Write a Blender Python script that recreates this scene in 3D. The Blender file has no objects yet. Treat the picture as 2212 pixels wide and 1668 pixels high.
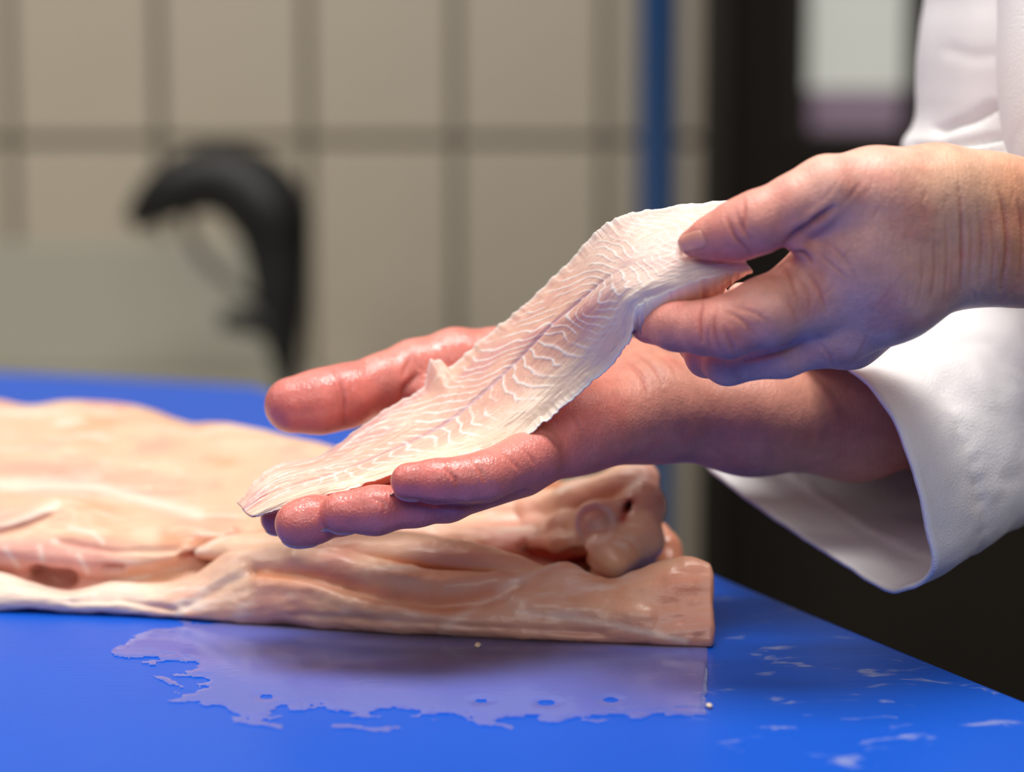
import bpy, math, random
import numpy as np
from mathutils import Vector, Matrix

random.seed(4)
RNG = np.random.RandomState(7)
scene = bpy.context.scene
COL = scene.collection

# ------------------------------------------------------------------ camera
IMG_W, IMG_H = 2212.0, 1668.0
FOC = 85.0 / 36.0 * IMG_W                  # focal length in pixels
TABLE_Z = 0.90
CAM_Z = TABLE_Z + 0.252
PITCH = math.radians(8.0)
cam_data = bpy.data.cameras.new('camera')
cam_data.lens = 85.0
cam_data.sensor_width = 36.0
cam_data.clip_start = 0.05
cam_data.dof.use_dof = True
cam_data.dof.focus_distance = 0.985
cam_data.dof.aperture_fstop = 4.2
cam = bpy.data.objects.new('camera', cam_data)
COL.objects.link(cam)
cam.location = (0, 0, CAM_Z)
cam.rotation_euler = (math.pi / 2 - PITCH, 0, 0)
scene.camera = cam

# ------------------------------------------------------------------ light
scene.view_settings.view_transform = 'Standard'
scene.view_settings.look = 'None'
scene.view_settings.gamma = 1.0
scene.view_settings.use_curve_mapping = False
scene.view_settings.exposure = -0.12
world = bpy.data.worlds.new('world')
scene.world = world
world.use_nodes = True
world.node_tree.nodes['Background'].inputs[0].default_value = (0.75, 0.85, 1.0, 1)
world.node_tree.nodes['Background'].inputs[1].default_value = 0.012


def area(name, loc, target, sx, sy, watt, col):
    l = bpy.data.lights.new(name, 'AREA')
    l.shape = 'RECTANGLE'
    l.size, l.size_y, l.energy, l.color = sx, sy, watt, col
    o = bpy.data.objects.new(name, l)
    COL.objects.link(o)
    o.location = loc
    d = Vector(target) - Vector(loc)
    o.rotation_euler = d.to_track_quat('-Z', 'Y').to_euler()
    return o


area('ceiling_lamp_light', (0.10, 1.00, 2.62), (0.10, 1.00, 0.9), 1.0, 0.55, 36, (1.0, 0.97, 0.93))
area('left_lamp_light', (-1.45, 0.75, 2.45), (0.05, 1.0, 0.95), 1.0, 0.9, 13, (1.0, 0.97, 0.93))
area('front_lamp_light', (0.15, -0.85, 2.30), (0.05, 1.0, 1.0), 2.0, 1.0, 17, (1.0, 0.97, 0.94))
area('rear_lamp_light', (-0.9, 2.2, 2.60), (-0.9, 2.9, 1.2), 1.6, 0.4, 22, (1.0, 0.94, 0.85))

# ------------------------------------------------------------------ helpers
CP, SP = math.cos(PITCH), math.sin(PITCH)


def P(px, py, d):
    """A point seen at pixel (px, py) of the 2212 x 1668 frame, d metres along the view axis."""
    x = (px - IMG_W / 2) / FOC * d
    u = -(py - IMG_H / 2) / FOC * d
    return np.array([x, d * CP + u * SP, CAM_Z + u * CP - d * SP])


def PT(px, py, z):
    """The point at pixel (px, py) on the horizontal plane at height z."""
    a = P(px, py, 1.0)
    t = (z - CAM_Z) / (a[2] - CAM_Z)
    return P(px, py, t)


def project(V):
    """pixel coordinates and depth of world points (N,3)"""
    y, z = V[:, 1], V[:, 2] - CAM_Z
    d = y * CP - z * SP
    u = y * SP + z * CP
    return V[:, 0] / d * FOC + IMG_W / 2, -u / d * FOC + IMG_H / 2, d


def tag(o, label=None, cat=None, group=None, kind=None):
    if label: o['label'] = label
    if cat: o['category'] = cat
    if group: o['group'] = group
    if kind: o['kind'] = kind
    return o


def empty(name, loc):
    o = bpy.data.objects.new(name, None)
    o.empty_display_size = 0.05
    o.location = Vector([float(c) for c in loc])
    COL.objects.link(o)
    return o


def mesh_obj(name, V, F, mat, parent=None, smooth=True, attrs=None):
    me = bpy.data.meshes.new(name)
    V = np.asarray(V, dtype=np.float32)
    off = np.zeros(3, dtype=np.float32)
    if parent is not None:
        p = parent
        while p is not None:
            off += np.array(p.location, dtype=np.float32)
            p = p.parent
    V = V - off
    if isinstance(F, np.ndarray):
        n, k = F.shape
        me.vertices.add(len(V))
        me.vertices.foreach_set('co', V.ravel())
        me.loops.add(n * k)
        me.loops.foreach_set('vertex_index', F.astype(np.int32).ravel())
        me.polygons.add(n)
        me.polygons.foreach_set('loop_start', np.arange(0, n * k, k, dtype=np.int32))
        me.update(calc_edges=True)
        me.validate()
    else:
        me.from_pydata([tuple(float(c) for c in v) for v in V], [], [tuple(int(i) for i in f) for f in F])
        me.update()
    if smooth:
        me.polygons.foreach_set('use_smooth', np.ones(len(me.polygons), dtype=bool))
    if attrs:
        for k, a in attrs.items():
            a = np.asarray(a, dtype=np.float32)
            if a.ndim == 2:
                at = me.attributes.new(k, 'FLOAT_COLOR', 'POINT')
                c = np.ones((len(V), 4), dtype=np.float32)
                c[:, :3] = a
                at.data.foreach_set('color', c.ravel())
            else:
                at = me.attributes.new(k, 'FLOAT', 'POINT')
                at.data.foreach_set('value', a)
    me.materials.append(mat)
    o = bpy.data.objects.new(name, me)
    COL.objects.link(o)
    if parent is not None:
        o.parent = parent
    return o


def box_vf(x0, x1, y0, y1, z0, z1, b=0.0):
    """box with a chamfer b on every edge of its -Y face (a tile seen from the front) or plain"""
    if b <= 0:
        V = [(x, y, z) for x in (x0, x1) for y in (y0, y1) for z in (z0, z1)]
        F = [(0, 1, 3, 2), (4, 6, 7, 5), (0, 4, 5, 1), (2, 3, 7, 6), (0, 2, 6, 4), (1, 5, 7, 3)]
        return V, F
    V = [(x0 + b, y0, z0 + b), (x1 - b, y0, z0 + b), (x1 - b, y0, z1 - b), (x0 + b, y0, z1 - b),
         (x0, y0 + b, z0), (x1, y0 + b, z0), (x1, y0 + b, z1), (x0, y0 + b, z1),
         (x0, y1, z0), (x1, y1, z0), (x1, y1, z1), (x0, y1, z1)]
    F = [(0, 1, 2, 3)]
    for i in range(4):
        j = (i + 1) % 4
        F.append((4 + i, 4 + j, j, i))
        F.append((8 + i, 8 + j, 4 + j, 4 + i))
    F.append((11, 10, 9, 8))
    return V, F


def lin(r, g, b):
    f = lambda c: (c / 255 / 12.92) if c / 255 <= 0.04045 else ((c / 255 + 0.055) / 1.055) ** 2.4
    return np.array([f(r), f(g), f(b)])


# ---- value noise
_perm = RNG.rand(64, 64, 64).astype(np.float32)


def vnoise(Q):
    Q = np.asarray(Q, dtype=np.float32)
    i = np.floor(Q).astype(int)
    f = Q - i
    f = f * f * (3 - 2 * f)
    i0, i1 = i & 63, (i + 1) & 63
    def g(a, b, c): return _perm[a, b, c]
    x0, y0, z0 = i0[:, 0], i0[:, 1], i0[:, 2]
    x1, y1, z1 = i1[:, 0], i1[:, 1], i1[:, 2]
    fx, fy, fz = f[:, 0], f[:, 1], f[:, 2]
    c00 = g(x0, y0, z0) * (1 - fx) + g(x1, y0, z0) * fx
    c10 = g(x0, y1, z0) * (1 - fx) + g(x1, y1, z0) * fx
    c01 = g(x0, y0, z1) * (1 - fx) + g(x1, y0, z1) * fx
    c11 = g(x0, y1, z1) * (1 - fx) + g(x1, y1, z1) * fx
    return (c00 * (1 - fy) + c10 * fy) * (1 - fz) + (c01 * (1 - fy) + c11 * fy) * fz


def fbm(Q, octv=4):
    Q = np.asarray(Q, dtype=np.float32)
    s, a, t = 0, 0.5, 0
    for k in range(octv):
        s = s + a * vnoise(Q * 2.03 ** k + 7.3 * k)
        t += a
        a *= 0.5
    return s / t - 0.5


def smooth01(x, a, b):
    t = np.clip((x - a) / (b - a), 0, 1)
    return t * t * (3 - 2 * t)


# ---- Catmull-Rom along lists of points
def cr_eval(pts, ts):
    """pts (n,k) at uniform knots; ts in [0, n-1]"""
    pts = np.asarray(pts, dtype=float)
    n = len(pts)
    i = np.clip(np.floor(ts).astype(int), 0, n - 2)
    f = (ts - i)[:, None]
    p1, p2 = pts[i], pts[i + 1]
    p0 = np.where((i > 0)[:, None], pts[np.maximum(i - 1, 0)], 2 * p1 - p2)
    p3 = np.where((i < n - 2)[:, None], pts[np.minimum(i + 2, n - 1)], 2 * p2 - p1)
    return 0.5 * (2 * p1 + (p2 - p0) * f + (2 * p0 - 5 * p1 + 4 * p2 - p3) * f ** 2 + (3 * p1 - p0 - 3 * p2 + p3) * f ** 3)


def resample_by_x(pts, xs):
    """rail points sorted by px -> smooth values at the given px stations"""
    pts = np.asarray(pts, dtype=float)
    x = pts[:, 0]
    m = np.zeros_like(pts)
    d = (pts[1:] - pts[:-1]) / (x[1:] - x[:-1])[:, None]
    m[1:-1] = 0.5 * (d[1:] + d[:-1])
    m[0], m[-1] = d[0], d[-1]
    xs = np.clip(xs, x[0], x[-1])
    i = np.clip(np.searchsorted(x, xs, side='right') - 1, 0, len(x) - 2)
    h = (x[i + 1] - x[i])
    t = ((xs - x[i]) / h)[:, None]
    h = h[:, None]
    return (2 * t**3 - 3 * t**2 + 1) * pts[i] + (t**3 - 2 * t**2 + t) * h * m[i] + (-2 * t**3 + 3 * t**2) * pts[i + 1] + (t**3 - t**2) * h * m[i + 1]


def grid_faces(nu, nv, wrap_v=False):
    i = np.arange(nu - 1)[:, None]
    nvf = nv if wrap_v else nv - 1
    j = np.arange(nvf)[None, :]
    j2 = (j + 1) % nv
    a = i * nv + j
    b = (i + 1) * nv + j
    c = (i + 1) * nv + j2
    d = i * nv + j2
    return np.stack([a + 0 * b, b, c, d], -1).reshape(-1, 4)


def grid_normals(G, wrap_v=False):
    du = np.gradient(G, axis=0)
    if wrap_v:
        dv = (np.roll(G, -1, 1) - np.roll(G, 1, 1)) * 0.5
    else:
        dv = np.gradient(G, axis=1)
    n = np.cross(du, dv)
    return n / (np.linalg.norm(n, axis=2, keepdims=True) + 1e-12)


# ---- signed distance volumes and surface nets
class Volume:
    def __init__(self, lo, hi, vox):
        self.lo = np.asarray(lo, dtype=np.float32)
        self.vox = vox
        self.n = np.ceil((np.asarray(hi) - self.lo) / vox).astype(int) + 1
        self.ax = [self.lo[k] + vox * np.arange(self.n[k], dtype=np.float32) for k in range(3)]

    def blank(self):
        return np.full(tuple(self.n), 0.05, dtype=np.float32)

    def window(self, lo, hi):
        s = []
        for k in range(3):
            a = int(np.clip(math.floor((lo[k] - self.lo[k]) / self.vox), 0, self.n[k]))
            b = int(np.clip(math.ceil((hi[k] - self.lo[k]) / self.vox) + 1, 0, self.n[k]))
            s.append(slice(a, b))
        return tuple(s)

    def cone(self, a, b, ra, rb, margin=0.018, sq=None):
        """distance to a round cone; returns window, values. sq = (axis vector, factor) flattens it"""
        a = np.asarray(a, dtype=np.float32); b = np.asarray(b, dtype=np.float32)
        r = max(ra, rb) + margin
        w = self.window(np.minimum(a, b) - r, np.maximum(a, b) + r)
        X = self.ax[0][w[0]][:, None, None] - a[0]
        Y = self.ax[1][w[1]][None, :, None] - a[1]
        Z = self.ax[2][w[2]][None, None, :] - a[2]
        ba = b - a
        L2 = float(ba @ ba) + 1e-12
        t = np.clip((X * ba[0] + Y * ba[1] + Z * ba[2]) / L2, 0, 1)
        dx, dy, dz = X - t * ba[0], Y - t * ba[1], Z - t * ba[2]
        q = dx * dx + dy * dy + dz * dz
        if sq is not None:
            ax, f = sq
            ax = np.asarray(ax, dtype=np.float32); ax = ax / np.linalg.norm(ax)
            s = dx * ax[0] + dy * ax[1] + dz * ax[2]
            q = q + s * s * (f * f - 1)
            d = np.sqrt(q) - (ra + (rb - ra) * t)
            if f > 1:
                d = d / (1 + (f - 1) * 0.5)
            return w, d
        return w, np.sqrt(q) - (ra + (rb - ra) * t)


def smin(a, b, k):
    if k <= 0:
        return np.minimum(a, b)
    h = np.clip(0.5 + 0.5 * (b - a) / k, 0, 1)
    return b + (a - b) * h - k * h * (1 - h)


def add(D, wv, k):
    w, v = wv
    if v.size:
        D[w] = smin(D[w], v, k)


def sub(D, wv, k):
    w, v = wv
    if v.size:
        D[w] = -smin(-D[w], v, k)


def chain(vol, pts, k=0.004, D=None, px=True, sq=None):
    """pts: (px,py,d,r_px) list joined by round cones"""
    if D is None:
        D = vol.blank()
    Q = [(P(p[0], p[1], p[2]), p[3] * p[2] / FOC) if px else (np.array(p[:3]), p[3]) for p in pts]
    for (a, ra), (b, rb) in zip(Q[:-1], Q[1:]):
        add(D, vol.cone(a, b, ra, rb, sq=sq), k)
    return D


def surface_nets(D, vol, iso=0.0, smooth_it=1):
    S = D < iso
    nx, ny, nz = D.shape
    c = np.zeros((nx - 1, ny - 1, nz - 1), dtype=np.uint8)
    for i in (0, 1):
        for j in (0, 1):
            for k in (0, 1):
                c += S[i:nx - 1 + i, j:ny - 1 + j, k:nz - 1 + k]
    act = (c > 0) & (c < 8)
    idx = np.argwhere(act)
    n = len(idx)
    ids = np.full(act.shape, -1, dtype=np.int32)
    ids[act] = np.arange(n)
    acc = np.zeros((n, 3), dtype=np.float32)
    cnt = np.zeros(n, dtype=np.float32)
    corners = [(i, j, k) for i in (0, 1) for j in (0, 1) for k in (0, 1)]
    vals = {q: D[idx[:, 0] + q[0], idx[:, 1] + q[1], idx[:, 2] + q[2]] for q in corners}
    for a in corners:
        for ax in range(3):
            if a[ax] == 0:
                b = list(a); b[ax] = 1; b = tuple(b)
                va, vb = vals[a], vals[b]
                cr = (va < iso) != (vb < iso)
                t = np.where(cr, (va - iso) / np.where(cr, va - vb, 1), 0)
                p = np.zeros((n, 3), dtype=np.float32) + np.array(a, dtype=np.float32)
                p[:, ax] = t
                acc[cr] += p[cr]
                cnt[cr] += 1
    V = vol.lo + vol.vox * (idx + acc / np.maximum(cnt, 1)[:, None])
    F = []
    for ax in range(3):
        o1, o2 = [(1, 2), (2, 0), (0, 1)][ax]
        sl0 = [slice(None)] * 3; sl1 = [slice(None)] * 3
        sl0[ax] = slice(0, -1); sl1[ax] = slice(1, None)
        for q in (o1, o2):
            sl0[q] = slice(1, -1); sl1[q] = slice(1, -1)
        s0, s1 = S[tuple(sl0)], S[tuple(sl1)]
        e = np.argwhere(s0 != s1)
        if not len(e):
            continue
        fl = s0[tuple(e.T)]
        base = e.copy(); base[:, o1] += 1; base[:, o2] += 1
        def cid(d1, d2):
            q = base.copy(); q[:, o1] -= d1; q[:, o2] -= d2
            return ids[tuple(q.T)]
        quad = np.stack([cid(1, 1), cid(0, 1), cid(0, 0), cid(1, 0)], 1)
        quad[~fl] = quad[~fl][:, ::-1]
        F.append(quad)
    F = np.concatenate(F)
    F = F[(F >= 0).all(1)]
    for _ in range(smooth_it):
        V = laplace(V, F, 0.5)
    return V.astype(np.float32), F


def laplace(V, F, lam=0.5):
    s = np.zeros_like(V); c = np.zeros(len(V), dtype=np.float32)
    for a in range(4):
        b = (a + 1) % 4
        for (p, q) in ((a, b), (b, a)):
            for ax in range(3):
                s[:, ax] += np.bincount(F[:, p], weights=V[F[:, q], ax], minlength=len(V)).astype(np.float32)
            c += np.bincount(F[:, p], minlength=len(V))
    return V * (1 - lam) + lam * s / np.maximum(c, 1)[:, None]


def vert_normals(V, F):
    n = np.cross(V[F[:, 2]] - V[F[:, 0]], V[F[:, 3]] - V[F[:, 1]])
    N = np.zeros_like(V)
    for a in range(4):
        for ax in range(3):
            N[:, ax] += np.bincount(F[:, a], weights=n[:, ax], minlength=len(V)).astype(np.float32)
    return N / (np.linalg.norm(N, axis=1, keepdims=True) + 1e-12)


def sample(D, vol, Q):
    """trilinear value of a volume at world points"""
    q = (np.asarray(Q, dtype=np.float32) - vol.lo) / vol.vox
    out = (q < 0).any(1) | (q > np.array(D.shape) - 1.001).any(1)
    q = np.clip(q, 0, np.array(D.shape) - 1.001)
    i = q.astype(int); f = q - i
    r = 0
    for a in (0, 1):
        for b in (0, 1):
            for c in (0, 1):
                w = (f[:, 0] if a else 1 - f[:, 0]) * (f[:, 1] if b else 1 - f[:, 1]) * (f[:, 2] if c else 1 - f[:, 2])
                r = r + w * D[i[:, 0] + a, i[:, 1] + b, i[:, 2] + c]
    return np.where(out, 0.05, r)


def seg_dist(qx, qy, line):
    d = np.full(len(qx), 1e9, dtype=np.float32)
    for (x0, y0), (x1, y1) in zip(line[:-1], line[1:]):
        vx, vy = x1 - x0, y1 - y0
        t = np.clip(((qx - x0) * vx + (qy - y0) * vy) / (vx * vx + vy * vy + 1e-9), 0, 1)
        d = np.minimum(d, np.hypot(qx - x0 - t * vx, qy - y0 - t * vy))
    return d


# ------------------------------------------------------------------ materials
def new_mat(name):
    m = bpy.data.materials.new(name)
    m.use_nodes = True
    nt = m.node_tree
    return m, nt, nt.nodes['Principled BSDF']


def node(nt, typ, **kw):
    n = nt.nodes.new(typ)
    for k, v in kw.items():
        setattr(n, k, v)
    return n


def simple(name, col, rough=0.5, metal=0.0, noise=0.0, nscale=20.0, bump=0.0, bscale=60.0, spec=0.5):
    m, nt, b = new_mat(name)
    b.inputs['Roughness'].default_value = rough
    b.inputs['Metallic'].default_value = metal
    b.inputs['Specular IOR Level'].default_value = spec
    col = tuple(float(c) for c in col)
    b.inputs['Base Color'].default_value = (*col, 1)
    tc = node(nt, 'ShaderNodeTexCoord')
    if noise > 0:
        nz = node(nt, 'ShaderNodeTexNoise')
        nz.inputs['Scale'].default_value = nscale
        nz.inputs['Detail'].default_value = 5
        nt.links.new(tc.outputs['Object'], nz.inputs['Vector'])
        r = node(nt, 'ShaderNodeMapRange')
        r.inputs['To Min'].default_value = 1 - noise
        r.inputs['To Max'].default_value = 1 + noise
        nt.links.new(nz.outputs['Fac'], r.inputs['Value'])
        mx = node(nt, 'ShaderNodeVectorMath', operation='SCALE')
        mx.inputs[0].default_value = col
        nt.links.new(r.outputs['Result'], mx.inputs['Scale'])
        nt.links.new(mx.outputs['Vector'], b.inputs['Base Color'])
    if bump > 0:
        nb = node(nt, 'ShaderNodeTexNoise')
        nb.inputs['Scale'].default_value = bscale
        nb.inputs['Detail'].default_value = 4
        nt.links.new(tc.outputs['Object'], nb.inputs['Vector'])
        bp = node(nt, 'ShaderNodeBump')
        bp.inputs['Strength'].default_value = bump
        bp.inputs['Distance'].default_value = 0.002
        nt.links.new(nb.outputs['Fac'], bp.inputs['Height'])
        nt.links.new(bp.outputs['Normal'], b.inputs['Normal'])
    return m


def flesh_mat(name, sss, sss_scale, radius, rough, coat, bumps, mott=0.10, mscale=90.0, coat_attr=None):
    """organic surface: base colour from the mesh's own 'tint' attribute with fine mottling and relief"""
    m, nt, b = new_mat(name)
    at = node(nt, 'ShaderNodeAttribute', attribute_name='tint')
    tc = node(nt, 'ShaderNodeTexCoord')
    nz = node(nt, 'ShaderNodeTexNoise')
    nz.inputs['Scale'].default_value = mscale
    nz.inputs['Detail'].default_value = 6
    nz.inputs['Roughness'].default_value = 0.65
    nt.links.new(tc.outputs['Object'], nz.inputs['Vector'])
    r = node(nt, 'ShaderNodeMapRange')
    r.inputs['From Min'].default_value = 0.25
    r.inputs['From Max'].default_value = 0.75
    r.inputs['To Min'].default_value = 1 - mott
    r.inputs['To Max'].default_value = 1 + mott
    nt.links.new(nz.outputs['Fac'], r.inputs['Value'])
    mx = node(nt, 'ShaderNodeVectorMath', operation='SCALE')
    nt.links.new(at.outputs['Color'], mx.inputs[0])
    nt.links.new(r.outputs['Result'], mx.inputs['Scale'])
    nt.links.new(mx.outputs['Vector'], b.inputs['Base Color'])
    b.inputs['Subsurface Weight'].default_value = sss
    b.inputs['Subsurface Radius'].default_value = radius
    b.inputs['Subsurface Scale'].default_value = sss_scale
    b.inputs['Roughness'].default_value = rough
    b.inputs['Coat Weight'].default_value = coat
    b.inputs['Coat Roughness'].default_value = 0.09
    if coat_attr:
        ca = node(nt, 'ShaderNodeAttribute', attribute_name=coat_attr)
        nt.links.new(ca.outputs['Fac'], b.inputs['Coat Weight'])
    last = None
    for (kind, sc, dist, st) in bumps:
        if kind == 'noise':
            t = node(nt, 'ShaderNodeTexNoise')
            t.inputs['Detail'].default_value = 4
            out = t.outputs['Fac']
        else:
            t = node(nt, 'ShaderNodeTexVoronoi', feature='DISTANCE_TO_EDGE')
            out = t.outputs['Distance']
        mp = node(nt, 'ShaderNodeMapping')
        if isinstance(sc, tuple):
            mp.inputs['Scale'].default_value = sc
            t.inputs['Scale'].default_value = 1.0
        else:
            t.inputs['Scale'].default_value = sc
        nt.links.new(tc.outputs['Object'], mp.inputs['Vector'])
        nt.links.new(mp.outputs['Vector'], t.inputs['Vector'])
        bp = node(nt, 'ShaderNodeBump')
        bp.inputs['Strength'].default_value = st
        bp.inputs['Distance'].default_value = dist
        nt.links.new(out, bp.inputs['Height'])
        if last is not None:
            nt.links.new(last.outputs['Normal'], bp.inputs['Normal'])
        last = bp
    if last is not None:
        nt.links.new(last.outputs['Normal'], b.inputs['Normal'])
        if coat > 0 or coat_attr:
            nt.links.new(last.outputs['Normal'], b.inputs['Coat Normal'])
    return m


M_skin = flesh_mat('skin', 0.22, 0.0035, (1.0, 0.32, 0.16), 0.46, 0.0,
                   [('vor', 560.0, 0.0007, 0.34), ('noise', (900, 260, 200), 0.0008, 0.42), ('noise', 170.0, 0.001, 0.20)],
                   mott=0.17, mscale=120.0, coat_attr='wet')
M_nail = flesh_mat('nail', 0.15, 0.002, (1, .4, .3), 0.28, 0.3, [('noise', 200.0, 0.0003, 0.2)], mott=0.04)
M_fillet = flesh_mat('fillet_flesh', 0.35, 0.004, (1.0, 0.62, 0.5), 0.36, 0.35,
                     [('noise', 500.0, 0.0005, 0.35), ('noise', 130.0, 0.001, 0.3)], mott=0.05, mscale=160.0)
M_fish = flesh_mat('raw_fish', 0.30, 0.006, (1.0, 0.5, 0.35), 0.40, 0.25,
                   [('noise', 260.0, 0.0008, 0.4), ('noise', (40, 160, 160), 0.002, 0.35)], mott=0.06, mscale=60.0)

M_tile = simple('glazed_tile', lin(190, 180, 163), 0.35, noise=0.04, nscale=6)
M_grout = simple('grout', lin(104, 98, 89), 0.9, noise=0.15, nscale=60)
M_plaster = simple('painted_plaster', lin(150, 142, 126), 0.8, noise=0.04, nscale=4)
M_floor = simple('floor_resin', lin(48, 42, 36), 0.6, noise=0.15, nscale=9)
M_dark = simple('dark_door_paint', lin(33, 24, 14), 0.8, noise=0.2, nscale=5)
M_jamb = simple('dark_jamb_paint', lin(36, 29, 20), 0.6, noise=0.15, nscale=5)
M_pole = simple('blue_pole_paint', lin(0, 60, 112), 0.4, noise=0.06, nscale=10)
M_black = simple('black_plastic', lin(24, 24, 25), 0.5, noise=0.15, nscale=14)
M_shade_tube = simple('shade_tube_grey', lin(95, 92, 86), 0.6, noise=0.08, nscale=14)
M_steel = simple('brushed_steel', lin(182, 180, 168), 0.5, metal=0.25, noise=0.05, nscale=8)
M_pane = simple('frosted_pane', lin(215, 215, 205), 0.35, noise=0.03, nscale=5)
M_pane.node_tree.nodes['Principled BSDF'].inputs['Emission Color'].default_value = (0.80, 0.84, 0.78, 1)
M_pane.node_tree.nodes['Principled BSDF'].inputs['Emission Strength'].default_value = 0.30  # faint glow added to brighten the pane, as if backlit
M_lilac = simple('lilac_film', lin(176, 152, 176), 0.5, noise=0.10, nscale=8)
M_coat = simple('white_cotton', lin(238, 236, 236), 0.85, noise=0.02, nscale=30, bump=0.25, bscale=900)
M_scrap = simple('fish_scrap', lin(232, 214, 190), 0.5, noise=0.08, nscale=300)


def table_material():
    m, nt, b = new_mat('blue_cutting_plastic')
    tc = node(nt, 'ShaderNodeTexCoord')
    L = nt.links.new
    # broad tone changes
    n1 = node(nt, 'ShaderNodeTexNoise'); n1.inputs['Scale'].default_value = 5.0; n1.inputs['Detail'].default_value = 4
    L(tc.outputs['Object'], n1.inputs['Vector'])
    mixa = node(nt, 'ShaderNodeMix', data_type='RGBA')
    mixa.inputs[6].default_value = (0.001, 0.075, 0.52, 1)
    mixa.inputs[7].default_value = (0.003, 0.105, 0.64, 1)
    L(n1.outputs['Fac'], mixa.inputs[0])
    # pale dried smears: long in x
    mp = node(nt, 'ShaderNodeMapping'); mp.inputs['Scale'].default_value = (34, 66, 1)
    L(tc.outputs['Object'], mp.inputs['Vector'])
    n2 = node(nt, 'ShaderNodeTexNoise'); n2.inputs['Scale'].default_value = 1.0; n2.inputs['Detail'].default_value = 6; n2.inputs['Roughness'].default_value = 0.62
    n2.inputs['Distortion'].default_value = 0.6
    L(mp.outputs['Vector'], n2.inputs['Vector'])
    r2 = node(nt, 'ShaderNodeMapRange'); r2.inputs['From Min'].default_value = 0.575; r2.inputs['From Max'].default_value = 0.68
    L(n2.outputs['Fac'], r2.inputs['Value'])
    # smears only towards the table's right-hand side
    sx = node(nt, 'ShaderNodeSeparateXYZ'); L(tc.outputs['Object'], sx.inputs[0])
    rx = node(nt, 'ShaderNodeMapRange'); rx.inputs['From Min'].default_value = 0.065 - TABLE_CX; rx.inputs['From Max'].default_value = 0.085 - TABLE_CX
    rx.inputs['To Max'].default_value = 0.55
    L(sx.outputs['X'], rx.inputs['Value'])
    mu = node(nt, 'ShaderNodeMath', operation='MULTIPLY'); L(r2.outputs['Result'], mu.inputs[0]); L(rx.outputs['Result'], mu.inputs[1])
    mixb = node(nt, 'ShaderNodeMix', data_type='RGBA')
    mixb.inputs[7].default_value = (0.42, 0.44, 0.58, 1)
    L(mu.outputs[0], mixb.inputs[0]); L(mixa.outputs[2], mixb.inputs[6])
    L(mixb.outputs[2], b.inputs['Base Color'])
    # fine knife scratches in the relief
    mp3 = node(nt, 'ShaderNodeMapping'); mp3.inputs['Scale'].default_value = (30, 420, 1)
    L(tc.outputs['Object'], mp3.inputs['Vector'])
    n3 = node(nt, 'ShaderNodeTexNoise'); n3.inputs['Scale'].default_value = 1.0; n3.inputs['Detail'].default_value = 3
    L(mp3.outputs['Vector'], n3.inputs['Vector'])
    bp = node(nt, 'ShaderNodeBump'); bp.inputs['Strength'].default_value = 0.12; bp.inputs['Distance'].default_value = 0.001
    L(n3.outputs['Fac'], bp.inputs['Height']); L(bp.outputs['Normal'], b.inputs['Normal'])
    n4 = node(nt, 'ShaderNodeMapRange'); n4.inputs['To Min'].default_value = 0.26; n4.inputs['To Max'].default_value = 0.5
    L(n1.outputs['Fac'], n4.inputs['Value']); L(n4.outputs['Result'], b.inputs['Roughness'])
    b.inputs['Specular IOR Level'].default_value = 0.22
    return m


def film_material():
    """a thin wet film: clear, glossy, slightly milky"""
    m = bpy.data.materials.new('wet_film')
    m.use_nodes = True
    nt = m.node_tree
    for n in list(nt.nodes):
        nt.nodes.remove(n)
    L = nt.links.new
    out = node(nt, 'ShaderNodeOutputMaterial')
    tr = node(nt, 'ShaderNodeBsdfTransparent')
    df = node(nt, 'ShaderNodeBsdfDiffuse'); df.inputs['Color'].default_value = (0.72, 0.60, 0.76, 1)
    gl = node(nt, 'ShaderNodeBsdfGlossy'); gl.inputs['Roughness'].default_value = 0.10
    m1 = node(nt, 'ShaderNodeMixShader'); m1.inputs[0].default_value = 0.16
    L(tr.outputs[0], m1.inputs[1]); L(df.outputs[0], m1.inputs[2])
    fr = node(nt, 'ShaderNodeFresnel'); fr.inputs['IOR'].default_value = 1.33
    tc = node(nt, 'ShaderNodeTexCoord')
    nz = node(nt, 'ShaderNodeTexNoise'); nz.inputs['Scale'].default_value = 260; nz.inputs['Detail'].default_value = 3
    L(tc.outputs['Object'], nz.inputs['Vector'])
    bp = node(nt, 'ShaderNodeBump'); bp.inputs['Strength'].default_value = 0.12; bp.inputs['Distance'].default_value = 0.0006
    L(nz.outputs['Fac'], bp.inputs['Height'])
    L(bp.outputs['Normal'], gl.inputs['Normal'])
    m2 = node(nt, 'ShaderNodeMixShader')
    L(fr.outputs[0], m2.inputs[0]); L(m1.outputs[0], m2.inputs[1]); L(gl.outputs[0], m2.inputs[2])
    L(m2.outputs[0], out.inputs['Surface'])
    return m


M_film = film_material()

# ------------------------------------------------------------------ the room
WD = 3.40                                             # distance of the tiled wall along the view axis
WY = P(985, 305, WD)[1]                               # its world y
wx_end = P(1512, 500, WD)[0]
X0, X1, YF, ZC = -2.4, 2.2, -1.6, 2.75
TW = 320.0 / FOC * WD
jx = P(985, 305, WD)[0]
jz = P(985, 305, WD)[2]
TH, GAP = 0.40, 0.013


def struct(name, V, F, mat, label=None):
    o = mesh_obj(name, V, F, mat, smooth=False)
    o['kind'] = 'structure'
    if label: o['label'] = label
    return o


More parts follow.
